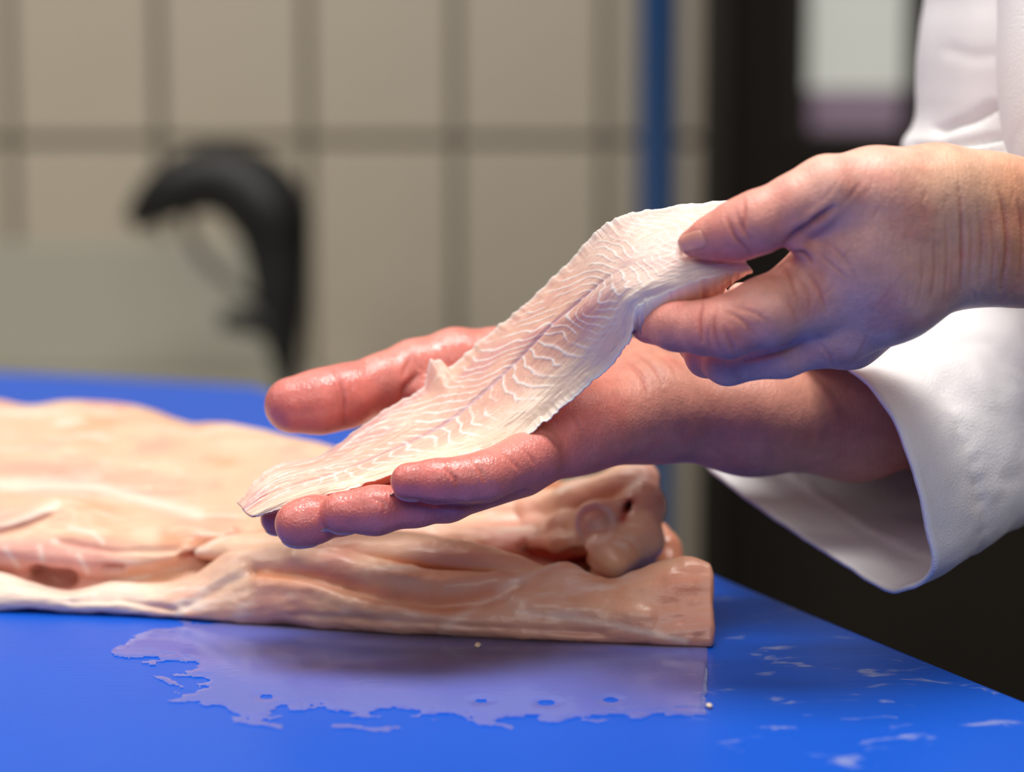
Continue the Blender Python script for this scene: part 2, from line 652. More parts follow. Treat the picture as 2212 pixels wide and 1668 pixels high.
struct('floor', *box_vf(X0 - .1, X1 + .1, YF - .1, WY + 0.5, -0.05, 0.0), M_floor, 'dark resin floor of the processing room')
struct('ceiling', *box_vf(X0 - .1, X1 + .1, YF - .1, WY + 0.5, ZC, ZC + 0.05), M_plaster, 'plain ceiling above the work table')
struct('wall_left', *box_vf(X0 - .1, X0, YF, WY, 0, ZC), M_plaster, 'plain wall beyond the left of the table')
struct('wall_right', *box_vf(X1, X1 + .1, YF, WY + .4, 0, ZC), M_dark, 'dark wall beyond the right of the table')
struct('wall_front', *box_vf(X0, X1, YF - .1, YF, 0, ZC), M_plaster, 'plain wall behind the photographer')
wall = struct('wall_back', *box_vf(X0, wx_end, WY + 0.008, WY + 0.12, 0, ZC), M_grout, 'beige tiled wall with dark joints, out of focus')
tile_me = {}
c0 = int(math.floor((X0 - jx) / TW))
for c in range(c0, 40):
    xa, xb = jx + c * TW + GAP / 2, jx + (c + 1) * TW - GAP / 2
    xa, xb = max(xa, X0), min(xb, wx_end)
    if xb - xa < 0.03:
        if xa > wx_end: break
        continue
    for r in range(-6, 8):
        za, zb = jz + r * TH + GAP / 2, jz + (r + 1) * TH - GAP / 2
        za, zb = max(za, 0.0), min(zb, ZC)
        if zb - za < 0.03: continue
        key = (round(xb - xa, 4), round(zb - za, 4))
        if key not in tile_me:
            V, F = box_vf(0, xb - xa, 0, 0.010, 0, zb - za, 0.0025)
            t = mesh_obj('tile', V, F, M_tile, smooth=False)
            tile_me[key] = t.data
        else:
            t = bpy.data.objects.new('tile', tile_me[key]); COL.objects.link(t)
        t.parent = wall
        t.location = (xa, WY - 0.001 + random.uniform(-.0008, .0008), za)

# the dark doorway on the right of the tiles
DZ = 2.2
struct('wall_rear', *box_vf(wx_end, X1, WY + 0.12, WY + 0.2, DZ, ZC), M_dark, 'dark wall above the door')
jamb = struct('trim_1', *box_vf(wx_end, wx_end + 0.035, WY - 0.02, WY + 0.14, 0, DZ), M_jamb, 'dark door jamb at the end of the tiles')
door = struct('door_1', *box_vf(wx_end + 0.037, X1, WY + 0.10, WY + 0.145, 0.01, DZ), M_dark, 'dark brown door with a narrow pale window')
dd = (WY + 0.10) / CP * 1.0
fd = WD + 0.10
xa, xb = P(1742, 100, fd)[0], P(1950, 100, fd)[0]
zl, zm = P(1850, 285, fd)[2], P(1850, 195, fd)[2]
yb = WY + 0.10
mesh_obj('window_pane', *box_vf(xa, xb, yb - 0.006, yb, zm, zl + 0.72, 0.002), M_pane, door, smooth=False)
mesh_obj('window_film', *box_vf(xa + 0.004, xb - 0.004, yb - 0.006, yb, zl, zm - 0.001, 0.002), M_lilac, door, smooth=False)['label'] = 'lilac strip below the pale pane'
for (a, b_, c_, d_) in ((xa - .03, xa, zl - .03, zl + .75), (xb, xb + .03, zl - .03, zl + .75), (xa, xb, zl - .03, zl), (xa, xb, zl + .72, zl + .75)):
    mesh_obj('window_frame', *box_vf(a, b_, yb - 0.012, yb, c_, d_, 0.004), M_jamb, door, smooth=False)


def tube_vf(path, radii, seg=24, cap=True):
    path = np.asarray(path, dtype=float); n = len(path)
    T = np.gradient(path, axis=0); T /= np.linalg.norm(T, axis=1, keepdims=True) + 1e-12
    ref = np.array([0.0, 1.0, 0.0]) if abs(T[0][1]) < 0.9 else np.array([1.0, 0, 0])
    G = np.zeros((n, seg, 3))
    for i in range(n):
        a = ref - T[i] * (ref @ T[i]); a /= np.linalg.norm(a)
        b = np.cross(T[i], a); ref = a
        th = np.linspace(0, 2 * math.pi, seg, endpoint=False)[:, None]
        G[i] = path[i] + radii[i] * (np.cos(th) * a + np.sin(th) * b)
    F = [tuple(f) for f in grid_faces(n, seg, True)]
    V = list(G.reshape(-1, 3))
    if cap:
        F.append(tuple(range(seg - 1, -1, -1)))
        F.append(tuple(range((n - 1) * seg, n * seg)))
    return V, F


# blue pole standing before the wall
pd = 3.25
pb = P(1417, 700, pd)
pole = empty('blue_pole', (pb[0], pb[1], 0))
tag(pole, 'blue vertical pole in front of the tiled wall, out of focus', 'pole')
mesh_obj('shaft', *tube_vf([(pb[0], pb[1], 0.012), (pb[0], pb[1], 1.3), (pb[0], pb[1], ZC - 0.001)], [0.027] * 3, 24), M_pole, pole)
mesh_obj('foot_plate', *box_vf(pb[0] - .06, pb[0] + .06, pb[1] - .06, pb[1] + .06, 0.0, 0.012), M_pole, pole, smooth=False)

# steel counter with splash panel and the black spout, far behind the table
CD = 3.0
cx1 = P(655, 700, CD)[0] + 0.05
cy0, cy1 = WY - 0.62, WY - 0.006
ctz = P(620, 905, CD)[2]
counter = empty('steel_counter', ((X0 + cx1) / 2, (cy0 + cy1) / 2, 0))
tag(counter, 'pale steel counter against the tiled wall under the black spout', 'counter')
mesh_obj('worktop', *box_vf(X0 + .02, cx1, cy0, cy1, ctz - 0.03, ctz), M_steel, counter, smooth=False)
sz = P(300, 525, WD - 0.02)[2]
struct('trim_2', *box_vf(X0 + .02, P(612, 600, WD)[0], cy1 - 0.012, cy1, ctz + 0.001, sz, 0.003), M_steel, 'pale steel splash panel on the tiled wall behind the spout')
for lx in (X0 + .08, cx1 - .06):
    for ly in (cy0 + .05, cy1 - .06):
        mesh_obj('leg', *box_vf(lx - .02, lx + .02, ly - .02, ly + .02, 0, ctz - 0.03), M_steel, counter, smooth=False)


def tube_px(pts, d, n=40):
    q = np.array([[*P(a, b, d + e), r * d / FOC] for (a, b, e, r) in pts])
    s = cr_eval(q, np.linspace(0, len(q) - 1, n))
    return s[:, :3], np.maximum(s[:, 3], 0.001)


tapb = P(628, 870, CD)
tap = empty('spout', (tapb[0], tapb[1], ctz))
tag(tap, 'black hook-shaped spout with a short lever, blurred before the tiles', 'tap')
pp, rr = tube_px([(286, 486, 0, 22), (318, 452, 0, 42), (372, 412, 0, 62), (450, 386, 0, 74), (525, 402, 0, 86), (582, 462, 0, 88),
                  (600, 550, 0, 70), (606, 640, 0, 58), (612, 730, 0, 42), (622, 800, 0, 28), (628, 850, 0, 20), (628, 905, 0, 20)], CD, 60)
pp[-1, 2] = ctz
mesh_obj('hooked_body', *tube_vf(pp, rr, 28), M_black, tap)
pp, rr = tube_px([(618, 735, 0, 30), (590, 702, 0, 40), (545, 692, 0, 32), (478, 690, 0, 20)], CD, 20)
mesh_obj('lever', *tube_vf(pp, rr, 20), M_black, tap)
pp, rr = tube_px([(400, 440, 0.01, 12), (415, 520, 0.01, 12), (460, 580, 0.01, 12), (540, 640, 0.01, 12), (600, 660, 0.01, 12)], CD, 24)
mesh_obj('grey_shade_tube', *tube_vf(pp, rr, 14), M_shade_tube, tap)  # made-up thin tube, stands in for the grey shading under the hook

# ------------------------------------------------------------------ the blue table
corner = PT(556, 834, TABLE_Z)
back_l = PT(-900, 834 - (1456) * 0.055, TABLE_Z)
right_f = PT(2212, 1510, TABLE_Z)
dirr = (right_f - corner) / np.linalg.norm(right_f - corner)
right_far = corner + dirr * 1.75
dirb = (back_l - corner) / np.linalg.norm(back_l - corner)
left_far = corner + dirb * 0.75
front_l = left_far + np.array([0.0, -1.35, 0])
poly = [left_far, corner, right_far, np.array([right_far[0] - 0.25, right_far[1] - 0.05, TABLE_Z]), front_l]
poly = [np.array([p[0], p[1], TABLE_Z]) for p in poly]
poly = poly[::-1]                                      # counter-clockwise from above
cen = sum(poly) / len(poly)
TABLE_CX = float(cen[0])
M_table = table_material()
table = empty('cutting_table', (cen[0], cen[1], 0))
tag(table, 'blue plastic topped cutting table, wet and smeared, under the raw fish', 'table')


def slab(poly, z0, z1, bev):
    """prism with a rounded upper edge"""
    n = len(poly)
    pts = np.array([p[:2] for p in poly])
    def inset(e):
        out = []
        for i in range(n):
            a, b, c = pts[i - 1], pts[i], pts[(i + 1) % n]
            u = (b - a) / np.linalg.norm(b - a); v = (c - b) / np.linalg.norm(c - b)
            nu_, nv_ = np.array([-u[1], u[0]]), np.array([-v[1], v[0]])
            bis = nu_ + nv_; bis /= np.linalg.norm(bis)
            out.append(b + bis * e / max(0.3, bis @ nu_))
        return out
    rings = [(0, z0), (0, z1 - bev)] + [(bev * (1 - math.cos(t)), z1 - bev + bev * math.sin(t)) for t in (0.4, 0.8, 1.2, 1.5708)]
    V, F = [], []
    for e, z in rings:
        V += [(q[0], q[1], z) for q in inset(e)]
    for k in range(len(rings) - 1):
        for i in range(n):
            j = (i + 1) % n
            F.append((k * n + i, k * n + j, (k + 1) * n + j, (k + 1) * n + i))
    F.append(tuple(range((len(rings) - 1) * n, len(rings) * n)))
    F.append(tuple(range(n - 1, -1, -1)))
    return V, F


mesh_obj('table_top', *slab(poly, TABLE_Z - 0.04, TABLE_Z, 0.004), M_table, table, smooth=False)
for p in poly:
    q = p + (cen - p) * 0.18
    mesh_obj('leg', *box_vf(q[0] - .025, q[0] + .025, q[1] - .025, q[1] + .025, 0.0, TABLE_Z - 0.04), M_steel, table, smooth=False)
ap = [p + (cen - p) * 0.12 for p in poly]
V, F = slab(ap, TABLE_Z - 0.10, TABLE_Z - 0.04, 0.002)
mesh_obj('apron_frame', V, F, M_steel, table, smooth=False)

# ------------------------------------------------------------------ closed lofts for the raw fish
C_CREAM, C_PINK, C_ORANGE, C_WHITE, C_RED = lin(232, 190, 160), lin(224, 160, 142), lin(226, 142, 94), lin(242, 222, 206), lin(196, 72, 50)


def loft(rails, xs, nv, ends=0.02):
    """closed loft: each rail is a px-sorted list of (px,py,d); wraps from the last rail back to the first"""
    R = []
    for r in rails:
        q = resample_by_x(r, xs)
        R.append(np.array([P(a, b, c) for a, b, c in zip(xs, q[:, 1], q[:, 2])]))
    R = np.array(R)                                    # (rails, nu, 3)
    n = len(R)
    ext = np.concatenate([R[-2:], R, R[:3]], 0).transpose(1, 0, 2)
    G = np.zeros((len(xs), nv, 3))
    ts = np.linspace(0, n, nv, endpoint=False) + 2
    for i in range(len(xs)):
        G[i] = cr_eval(ext[i], ts)
    return G


def cap_round(G, steps=5, at_start=True, at_end=True, bulge=0.35):
    """draws both ends of a loft together so that the flesh closes with a rounded edge"""
    def cap(ring, nxt):
        c = ring.mean(0)
        d = (ring - nxt).mean(0); d /= np.linalg.norm(d) + 1e-9
        r = np.linalg.norm(ring - c, axis=1).mean()
        out = []
        for k in range(1, steps + 1):
            a = k / steps * math.pi / 2
            out.append(c + (ring - c) * max(math.cos(a) ** (0.35 if bulge < 0.2 else 1.0), 0.02) + d * r * bulge * math.sin(a))
        return out
    rows = list(G)
    if at_start:
        rows = cap(G[0], G[1])[::-1] + rows
    if at_end:
        rows = rows + cap(G[-1], G[-2])
    return np.array(rows)


def finish_fish(name, G, tint, amp, parent=None, mat=None, sc=60, floor=TABLE_Z + 0.0006, relief=()):
    N = grid_normals(G, True)
    Q = G.reshape(-1, 3)
    c = Q.mean(0)
    if np.mean(np.sum((Q - c) * N.reshape(-1, 3), 1)) < 0:
        N = -N; flip = True
    else:
        flip = False
    n = fbm(Q * sc, 4)[:, None] + 0.5 * fbm(Q * np.array([sc * 0.7, sc * 3, sc * 3]), 3)[:, None]
    V = Q + N.reshape(-1, 3) * n * amp
    if relief:
        px, py, _ = project(Q.astype(np.float32))
        face = smooth01(-N.reshape(-1, 3)[:, 1], -0.1, 0.3)
        for line, w, dep in relief:
            V = V + N.reshape(-1, 3) * (face * dep * np.exp(-(seg_dist(px, py, line) / w) ** 2))[:, None]
    if floor is not None:
        V[:, 2] = np.maximum(V[:, 2], floor)
    F = grid_faces(G.shape[0], G.shape[1], True)
    if flip: F = F[:, ::-1]
    return mesh_obj(name, V, F, mat or M_fish, parent, attrs={'tint': tint(V, Q, fbm(Q * 28, 4), fbm(Q * np.array([22, 150, 150]), 4))})


def mixc(a, b, t):
    t = np.clip(t, 0, 1)[:, None]
    return a * (1 - t) + b * t


def tint_pile(V, Q, n, s, extra=None):
    base = np.tile(C_CREAM, (len(V), 1))
    base = mixc(base, C_PINK, smooth01(n, -0.05, 0.22) * 0.8)
    base = mixc(base, C_ORANGE, smooth01(-n, 0.05, 0.25) * 0.45)
    base = mixc(base, C_WHITE, smooth01(s, 0.10, 0.26) * 0.85)
    return base


# --- fillet A : the lowest one, its cut face towards the viewer, right end turned up
def tdepth(px, py, z=0.0):
    q = PT(px, py, TABLE_Z + z)
    return project(q[None])[2][0]


def on_table(pts, z=0.0005):
    return [(x, y, tdepth(x, y, z)) for x, y in pts]


bot = [(-300, 1306), (0, 1320), (200, 1326), (400, 1338), (600, 1351), (850, 1369), (1100, 1381), (1300, 1389), (1440, 1394), (1532, 1397)]
A0 = on_table(bot)
A1 = [(-300, 1262, -.004), (0, 1282, -.004), (200, 1296, -.005), (400, 1300, -.003), (600, 1300, -.006), (850, 1325, -.006), (1100, 1335, -.004), (1300, 1340, -.003), (1440, 1340, -.003), (1532, 1340, 0)]
A1 = [(x, y, tdepth(x, resample_by_x(np.array([(a, b, 0.) for a, b in bot]), np.array([x]))[0, 1]) + e) for x, y, e in A1]
A2 = [(-300, 1225, 1.075), (0, 1240, 1.072), (70, 1258, 1.07), (140, 1276, 1.066), (240, 1262, 1.062), (330, 1262, 1.058), (420, 1240, 1.052), (500, 1195, 1.05), (560, 1190, 1.048),
      (650, 1182, 1.045), (750, 1195, 1.04), (830, 1216, 1.036), (900, 1230, 1.034), (960, 1234, 1.032), (1080, 1244, 1.026), (1150, 1238, 1.02), (1219, 1222, 1.016), (1288, 1246, 1.016),
      (1320, 1253, 1.018), (1370, 1235, 1.018), (1440, 1220, 1.014), (1495, 1210, 1.012), (1532, 1222, 1.013)]
_b = np.array([(a, b, 0.) for a, b in bot])
A2 = [(x, y, tdepth(x, resample_by_x(_b, np.array([x]))[0, 1]) + 0.009) for x, y, d in A2]
A3 = [(x, y + 12 if x > 1180 else y + 6, d + 0.010) for x, y, d in A2]
A4 = [(x, y + (60 if x > 1180 else 45), d + 0.016) for x, y, d in A2]
A5 = on_table([(x, y - 22) for x, y in bot])
A5 = [(x, y, d) for x, y, d in A5]
xsA = np.concatenate([np.linspace(-300, 1180, 190), np.linspace(1190, 1532, 70)])
GA = cap_round(loft([A0, A1, A2, A3, A4, A5], xsA, 110), 8, bulge=0.12)


def tintA(V, Q, n, s):
    px, py, d = project(V.astype(np.float32))
    t = tint_pile(V, Q, n, s)
    t = mixc(t, C_ORANGE, smooth01(px, 800, 1350) * (0.35 + n))
    t = mixc(t, lin(190, 138, 128), smooth01(-(V[:, 2] - TABLE_Z), -0.020, -0.004) * 0.65 * smooth01(px, 300, 600))  # shade low on the front face, painted into the flesh colour
    t = mixc(t, C_WHITE, (1 - smooth01(px, 250, 420)) * 0.75)
    for line, w in (([(385, 1325), (470, 1262), (560, 1225), (640, 1235)], 9), ([(960, 1355), (1080, 1275), (1150, 1238)], 10), ([(1120, 1322), (1300, 1345), (1480, 1385)], 7), ([(640, 1250), (760, 1262), (900, 1330)], 7)):
        t = mixc(t, C_WHITE, np.exp(-(seg_dist(px, py, line) / w) ** 2) * (0.55 + 1.5 * n))
    for line, w in (([(560, 1240), (700, 1246), (830, 1285), (960, 1300), (1060, 1280)], 20),):
        t = mixc(t, C_ORANGE, np.exp(-(seg_dist(px, py, line) / w) ** 2) * 0.8)
    return t


reliefA = [([(545, 1226), (640, 1240), (740, 1262), (830, 1292), (940, 1306), (1040, 1296), (1120, 1262)], 12, -.0035), ([(640, 1205), (760, 1222), (850, 1250), (960, 1262), (1070, 1258)], 20, .0030),
           ([(400, 1310), (470, 1268), (545, 1232)], 9, -.0020), ([(560, 1262), (680, 1272), (800, 1318)], 16, .0018), ([(1120, 1300), (1240, 1318), (1400, 1330)], 18, .0016),
           ([(150, 1300), (260, 1292), (370, 1318)], 9, -.0015), ([(1300, 1275), (1400, 1272), (1480, 1262)], 20, .0008),
           ([(640, 1330), (900, 1345), (1100, 1358), (1300, 1368)], 9, -.0010)]
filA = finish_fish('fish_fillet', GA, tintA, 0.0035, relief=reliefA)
tag(filA, 'thick raw fillet lowest on the blue table, right end turned up', 'fish')

# --- fillet B : the rolled strip behind A's rim
GB = []
spB = np.array([(430, 1190, 1.085, 16, 0), (520, 1186, 1.078, 34, 0), (640, 1190, 1.072, 40, 0), (760, 1192, 1.066, 40, 0), (880, 1194, 1.060, 42, 0), (1000, 1208, 1.052, 38, 0), (1100, 1226, 1.045, 29, 0), (1180, 1244, 1.038, 18, 0), (1238, 1254, 1.030, 8, 0)], dtype=float)
spB[:, 2] += 0.018
s = cr_eval(spB, np.linspace(0, len(spB) - 1, 110))
cpts = np.array([P(*r[:3]) for r in s])
V, F = tube_vf(cpts, s[:, 3] * s[:, 2] / FOC, 40, cap=False)
GBm = np.array(V).reshape(110, 40, 3)
# widen towards the back so that the strip is a flat slab, not a rope
off = GBm - cpts[:, None, :]
GBm = cpts[:, None, :] + off * np.array([1, 1.9, 1.0])


def tintB(V, Q, n, s):
    px, py, d = project(V.astype(np.float32))
    t = mixc(np.tile(C_CREAM, (len(V), 1)), C_PINK, smooth01(n, 0.0, 0.25) * 0.6)
    t = mixc(t, C_WHITE, smooth01(s, 0.08, 0.24) * 0.6)
    c = resample_by_x(spB[:, :2], px)[:, 1]
    return mixc(t, C_ORANGE, smooth01(py - c, 2, 34) * 0.8)


filB = finish_fish('fish_fillet', cap_round(GBm, 4), tintB, 0.002)
tag(filB, 'narrow rolled strip of raw fillet wedged behind the front rim', 'fish')

# --- fillet C : the broad one on top
C0 = [(-300, 1226, 1.085), (0, 1232, 1.082), (150, 1246, 1.076), (280, 1246, 1.070), (385, 1222, 1.070), (480, 1205, 1.078), (600, 1215, 1.095), (900, 1225, 1.10), (1150, 1230, 1.085), (1300, 1235, 1.075)]
C1 = [(-300, 1186, 1.078), (0, 1192, 1.074), (150, 1206, 1.069), (280, 1212, 1.064), (385, 1194, 1.064), (450, 1178, 1.070), (530, 1158, 1.078), (600, 1168, 1.092), (900, 1175, 1.098), (1150, 1190, 1.080), (1300, 1195, 1.070)]
C2 = [(-300, 1150, 1.084), (0, 1150, 1.082), (60, 1140, 1.083), (120, 1128, 1.084), (250, 1150, 1.076), (385, 1150, 1.074), (500, 1140, 1.080), (600, 1140, 1.092), (900, 1140, 1.10), (1150, 1150, 1.09), (1300, 1140, 1.085)]
C2b = [(-300, 1120, 1.082), (0, 1118, 1.080), (60, 1102, 1.082), (120, 1086, 1.086), (250, 1105, 1.088), (385, 1115, 1.086), (500, 1115, 1.090), (600, 1118, 1.098), (900, 1115, 1.108), (1150, 1120, 1.10), (1300, 1100, 1.09)]
C3 = [(-300, 1035, 1.145), (0, 1040, 1.14), (120, 1042, 1.138), (300, 1062, 1.13), (500, 1085, 1.118), (700, 1090, 1.115), (900, 1085, 1.12), (1100, 1085, 1.12), (1300, 1070, 1.11)]
C4 = [(-300, 948, 1.20), (0, 955, 1.20), (300, 970, 1.19), (500, 1000, 1.175), (700, 1035, 1.155), (900, 1055, 1.145), (1100, 1060, 1.14), (1300, 1050, 1.125)]
C5 = [(-300, 850, 1.275), (-80, 856, 1.27), (10, 866, 1.27), (70, 874, 1.268), (140, 866, 1.266), (220, 872, 1.265), (320, 886, 1.26), (370, 900, 1.257), (410, 914, 1.25), (480, 912, 1.24), (560, 929, 1.225), (640, 945, 1.21), (720, 965, 1.195), (850, 1000, 1.175), (1000, 1025, 1.155), (1150, 1038, 1.14), (1300, 1040, 1.13)]
C6 = [(x, y + 40, d + 0.035) for x, y, d in C5]
C7 = [(x, y, tdepth(x, y) + 0.0) for x, y in [(-300, 1120), (0, 1122), (320, 1135), (640, 1160), (900, 1180), (1150, 1200), (1300, 1230)]]
C8 = on_table([(x, y - 40) for x, y in [(-300, 1306), (0, 1320), (320, 1332), (640, 1353), (900, 1372), (1150, 1383), (1300, 1389)]])
C2b = [(x, y, d + 0.010) for x, y, d in C2b]
C0, C1, C2, C2b, C3, C4, C5, C6 = [[(x, y, d + 0.032 - 0.010 * max(0, min(1, (x - 300) / 900))) for x, y, d in c] for c in (C0, C1, C2, C2b, C3, C4, C5, C6)]
xsC = np.linspace(-300, 1300, 240)
GC = cap_round(loft([C0, C1, C2, C2b, C3, C4, C5, C6, C7, C8], xsC, 190), 5)


def tintC(V, Q, n, s):
    px, py, d = project(V.astype(np.float32))
    t = tint_pile(V, Q, n, s)
    t = mixc(t, lin(236, 160, 146), np.exp(-((px - 60) / 110) ** 2 - ((py - 1012) / 16) ** 2) * 0.75)
    t = mixc(t, lin(226, 158, 146), (1 - smooth01(px, 180, 330)) * smooth01(py, 1150, 1185) * 0.8)
    for line, w in (([(-20, 1150), (60, 1118), (122, 1088)], 8), ([(0, 1045), (200, 1052), (330, 1085), (430, 1110)], 12), ([(150, 1140), (200, 1150), (222, 1172)], 5), ([(10, 1185), (40, 1225)], 5), ([(85, 1180), (92, 1210)], 5), ([(170, 1200), (190, 1238)], 5)):
        t = mixc(t, C_WHITE, np.exp(-(seg_dist(px, py, line) / w) ** 2) * 0.8)
    t = mixc(t, C_RED, np.exp(-(seg_dist(px, py, [(400, 1200), (482, 1184)]) / 7) ** 2) * 0.8)
    t = mixc(t, lin(120, 84, 60), np.exp(-(seg_dist(px, py, [(74, 1240), (110, 1250), (150, 1252)]) / 10) ** 2) * 0.75)  # dark of the hollow painted in as brown
    t = mixc(t, C_RED * np.array([0.75, 0.35, 0.3]), np.exp(-(seg_dist(px, py, [(1150, 1188), (1205, 1200), (1275, 1212)]) / 20) ** 2) * 1.3)
    t = mixc(t, C_ORANGE, np.exp(-(seg_dist(px, py, [(360, 1165), (470, 1175)]) / 20) ** 2) * 0.7)
    return t


reliefC = [([(-20, 1150), (60, 1128), (124, 1100)], 7, -.0025), ([(0, 1050), (200, 1058), (330, 1092), (440, 1120)], 12, -.0014), ([(395, 1202), (440, 1192), (486, 1182)], 7, -.0040),
           ([(20, 985), (240, 1005), (480, 1035)], 14, -.0016), ([(500, 1150), (520, 1170), (515, 1200)], 12, .0030), ([(130, 1170), (240, 1190), (380, 1188)], 8, -.0016), ([(300, 1120), (420, 1150), (480, 1165)], 16, .0020),
           ([(200, 930), (380, 950), (560, 985)], 16, -.0014),
           ([(78, 1238), (110, 1248), (150, 1250)], 11, -.0100), ([(225, 1225), (262, 1228)], 6, -.0040),
           ([(1140, 1186), (1205, 1200), (1272, 1212)], 15, -.0180)]
filC = finish_fish('fish_fillet', GC, tintC, 0.004, sc=34, relief=reliefC)
tag(filC, 'broad raw fillet on top of the pile, far end folded upright', 'fish')

# --- its folded end and the piece behind it
_P = P
P = lambda x, y, d: _P(x, y, d + 0.018)
R_px = lambda r: r * 1.08 / FOC
volD = Volume(P(1060, 1260, 1.03) - 0.03, P(1520, 980, 1.14) + 0.03, 0.0013)
D = volD.blank()
for pts in ([(1350, 1032, 1.105, 30), (1388, 1034, 1.10, 32), (1400, 1090, 1.088, 34), (1388, 1170, 1.072, 40), (1330, 1215, 1.056, 34)],
            [(1070, 1108, 1.140, 22), (1150, 1108, 1.122, 34), (1240, 1090, 1.105, 44), (1340, 1050, 1.10, 44)],
            [(1080, 1150, 1.126, 14), (1150, 1152, 1.110, 26), (1220, 1150, 1.09, 36), (1290, 1130, 1.075, 44)],
            [(1290, 1130, 1.075, 44), (1370, 1110, 1.085, 48)],
            [(1300, 1240, 1.075, 26), (1395, 1232, 1.082, 34)],
            [(1302, 1190, 1.060, 42), (1370, 1160, 1.075, 46)],
            [(1090, 1164, 1.112, 6), (1140, 1170, 1.096, 11), (1200, 1174, 1.078, 14), (1250, 1166, 1.068, 12)]):
    chain(volD, pts, 0.006, D)
sub(D, volD.cone(P(1344, 1120, 1.06), P(1362, 1084, 1.07), 0.0016, 0.0019), 0.0015)
sub(D, volD.cone(P(1344, 1122, 1.045), P(1362, 1084, 1.055), 0.0016, 0.0021), 0.0015)
sub(D, volD.cone(P(1344, 1122, 1.06), P(1362, 1084, 1.084), 0.0016, 0.0022), 0.001)
sub(D, volD.cone(P(1165, 1196, 1.055), P(1262, 1212, 1.05), 0.0018, 0.0034), 0.002)
sub(D, volD.cone(P(1215, 1203, 1.03), P(1240, 1208, 1.082), 0.0034, 0.0034), 0.002)
sub(D, volD.cone(P(1262, 1202, 1.03), P(1262, 1195, 1.075), 0.0022, 0.0022), 0.001)
# raised pale rim round the knob
th = np.linspace(-0.3, 4.6, 26)
ring = [(1285 + 40 * math.cos(a), 1130 - 40 * math.sin(a), 1.0650, 5.0) for a in th]
chain(volD, ring, 0.0015, D)
add(D, volD.cone(P(1285, 1133, 1.0665), P(1287, 1131, 1.0675), R_px(35), R_px(35)), 0.002)
VD, FD = surface_nets(D, volD, 0, 2)
ND = vert_normals(VD, FD)
VD = VD + ND * (fbm(VD * 90, 4) * 0.0018)[:, None]
pxD, pyD, _ = project(VD)
tD = tint_pile(VD, VD, fbm(VD * 28, 4), fbm(VD * np.array([60, 150, 60]), 4))
tD = mixc(tD, C_PINK, smooth01(pxD, 1360, 1420) * 0.5)
dr = np.abs(np.hypot(pxD - 1285, pyD - 1130) - 40)
tD = mixc(tD, C_WHITE, np.exp(-(dr / 6) ** 2) * 0.7 * (pyD < 1175))
tD = mixc(tD, C_WHITE, np.exp(-(seg_dist(pxD, pyD, [(1235, 1150), (1240, 1180), (1262, 1178)]) / 10) ** 2) * 0.8)
for line, w in (([(1343, 1122), (1361, 1084)], 11), ([(1165, 1196), (1262, 1210)], 13)):
    tD = mixc(tD, C_RED * 0.8, np.exp(-(seg_dist(pxD, pyD, line) / w) ** 2) * 1.0)
mesh_obj('folded_end', VD, FD, M_fish, filC, attrs={'tint': tD})['label'] = 'upright folded end with a slit and a pale rimmed knob'

volE = Volume(P(1360, 1250, 1.06) - 0.02, P(1500, 1120, 1.15) + 0.02, 0.0016)
D = volE.blank()
chain(volE, [(1425, 1150, 1.115, 24), (1440, 1185, 1.11, 30), (1445, 1225, 1.105, 34), (1440, 1260, 1.10, 36)], 0.004, D)
chain(volE, [(1380, 1200, 1.125, 30), (1430, 1245, 1.11, 36)], 0.004, D)
P = _P
VE, FE = surface_nets(D, volE, 0, 2)
VE = VE + vert_normals(VE, FE) * (fbm(VE * 80, 4) * 0.0016)[:, None]
tE = mixc(np.tile(C_PINK, (len(VE), 1)), C_ORANGE, 0.4 + fbm(VE * 40, 3))
VE[:, 2] = np.maximum(VE[:, 2], TABLE_Z + 0.0006)
tag(mesh_obj('fish_fillet', VE, FE, M_fish, attrs={'tint': tE}), 'small raw fillet piece standing behind the upright fold', 'fish')

# ------------------------------------------------------------------ the hands
R_ = lambda r, d: r * d / FOC


def hand_volume(px0, px1, py0, py1, d0, d1, vox):
    c = np.array([P(x, y, d) for x in (px0, px1) for y in (py0, py1) for d in (d0, d1)])
    return Volume(c.min(0), c.max(0), vox)


# ---- right hand (palm up, below)
volR = hand_volume(540, 2330, 690, 1210, 0.94, 1.14, 0.00095)
palm = volR.blank()
KP = 0.012
for pts in ([(1420, 882, 1.052, 106), (1620, 905, 1.062, 112), (1850, 912, 1.09, 116), (2250, 850, 1.16, 122)],
            [(1400, 838, 1.08, 88), (1620, 880, 1.09, 95)],
            [(1410, 890, 1.045, 102), (1250, 925, 1.022, 86), (1150, 980, 1.004, 74)],
            [(1380, 872, 1.055, 95), (1120, 985, 1.03, 70)],
            [(1380, 860, 1.065, 92), (1100, 960, 1.05, 70)],
            [(1360, 845, 1.08, 90), (1060, 920, 1.065, 68), (985, 890, 1.07, 56), (925, 858, 1.068, 42)],
            [(1340, 835, 1.085, 92), (1080, 786, 1.09, 74)],
            [(1200, 810, 1.085, 84), (1060, 870, 1.075, 70)]):
    chain(volR, pts, KP, palm)
fing = volR.blank()
R_LITTLE = [(1150, 985, 0.992, 60), (1045, 1030, 0.974, 52), (1000, 1036, 0.970, 47), (945, 1040, 0.967, 46), (884, 1040, 0.967, 41)]
R_RING = [(1120, 1012, 1.012, 64), (965, 1074, 0.990, 52), (900, 1090, 0.984, 46), (810, 1103, 0.979, 51), (738, 1107, 0.979, 46)]
R_MIDDLE = [(1100, 985, 1.032, 64), (880, 1062, 1.010, 52), (740, 1108, 0.996, 46), (675, 1124, 0.987, 50), (644, 1132, 0.985, 51)]
R_INDEX = [(1060, 940, 1.058, 64), (850, 1035, 1.040, 52), (690, 1095, 1.026, 44), (598, 1120, 1.020, 36)]
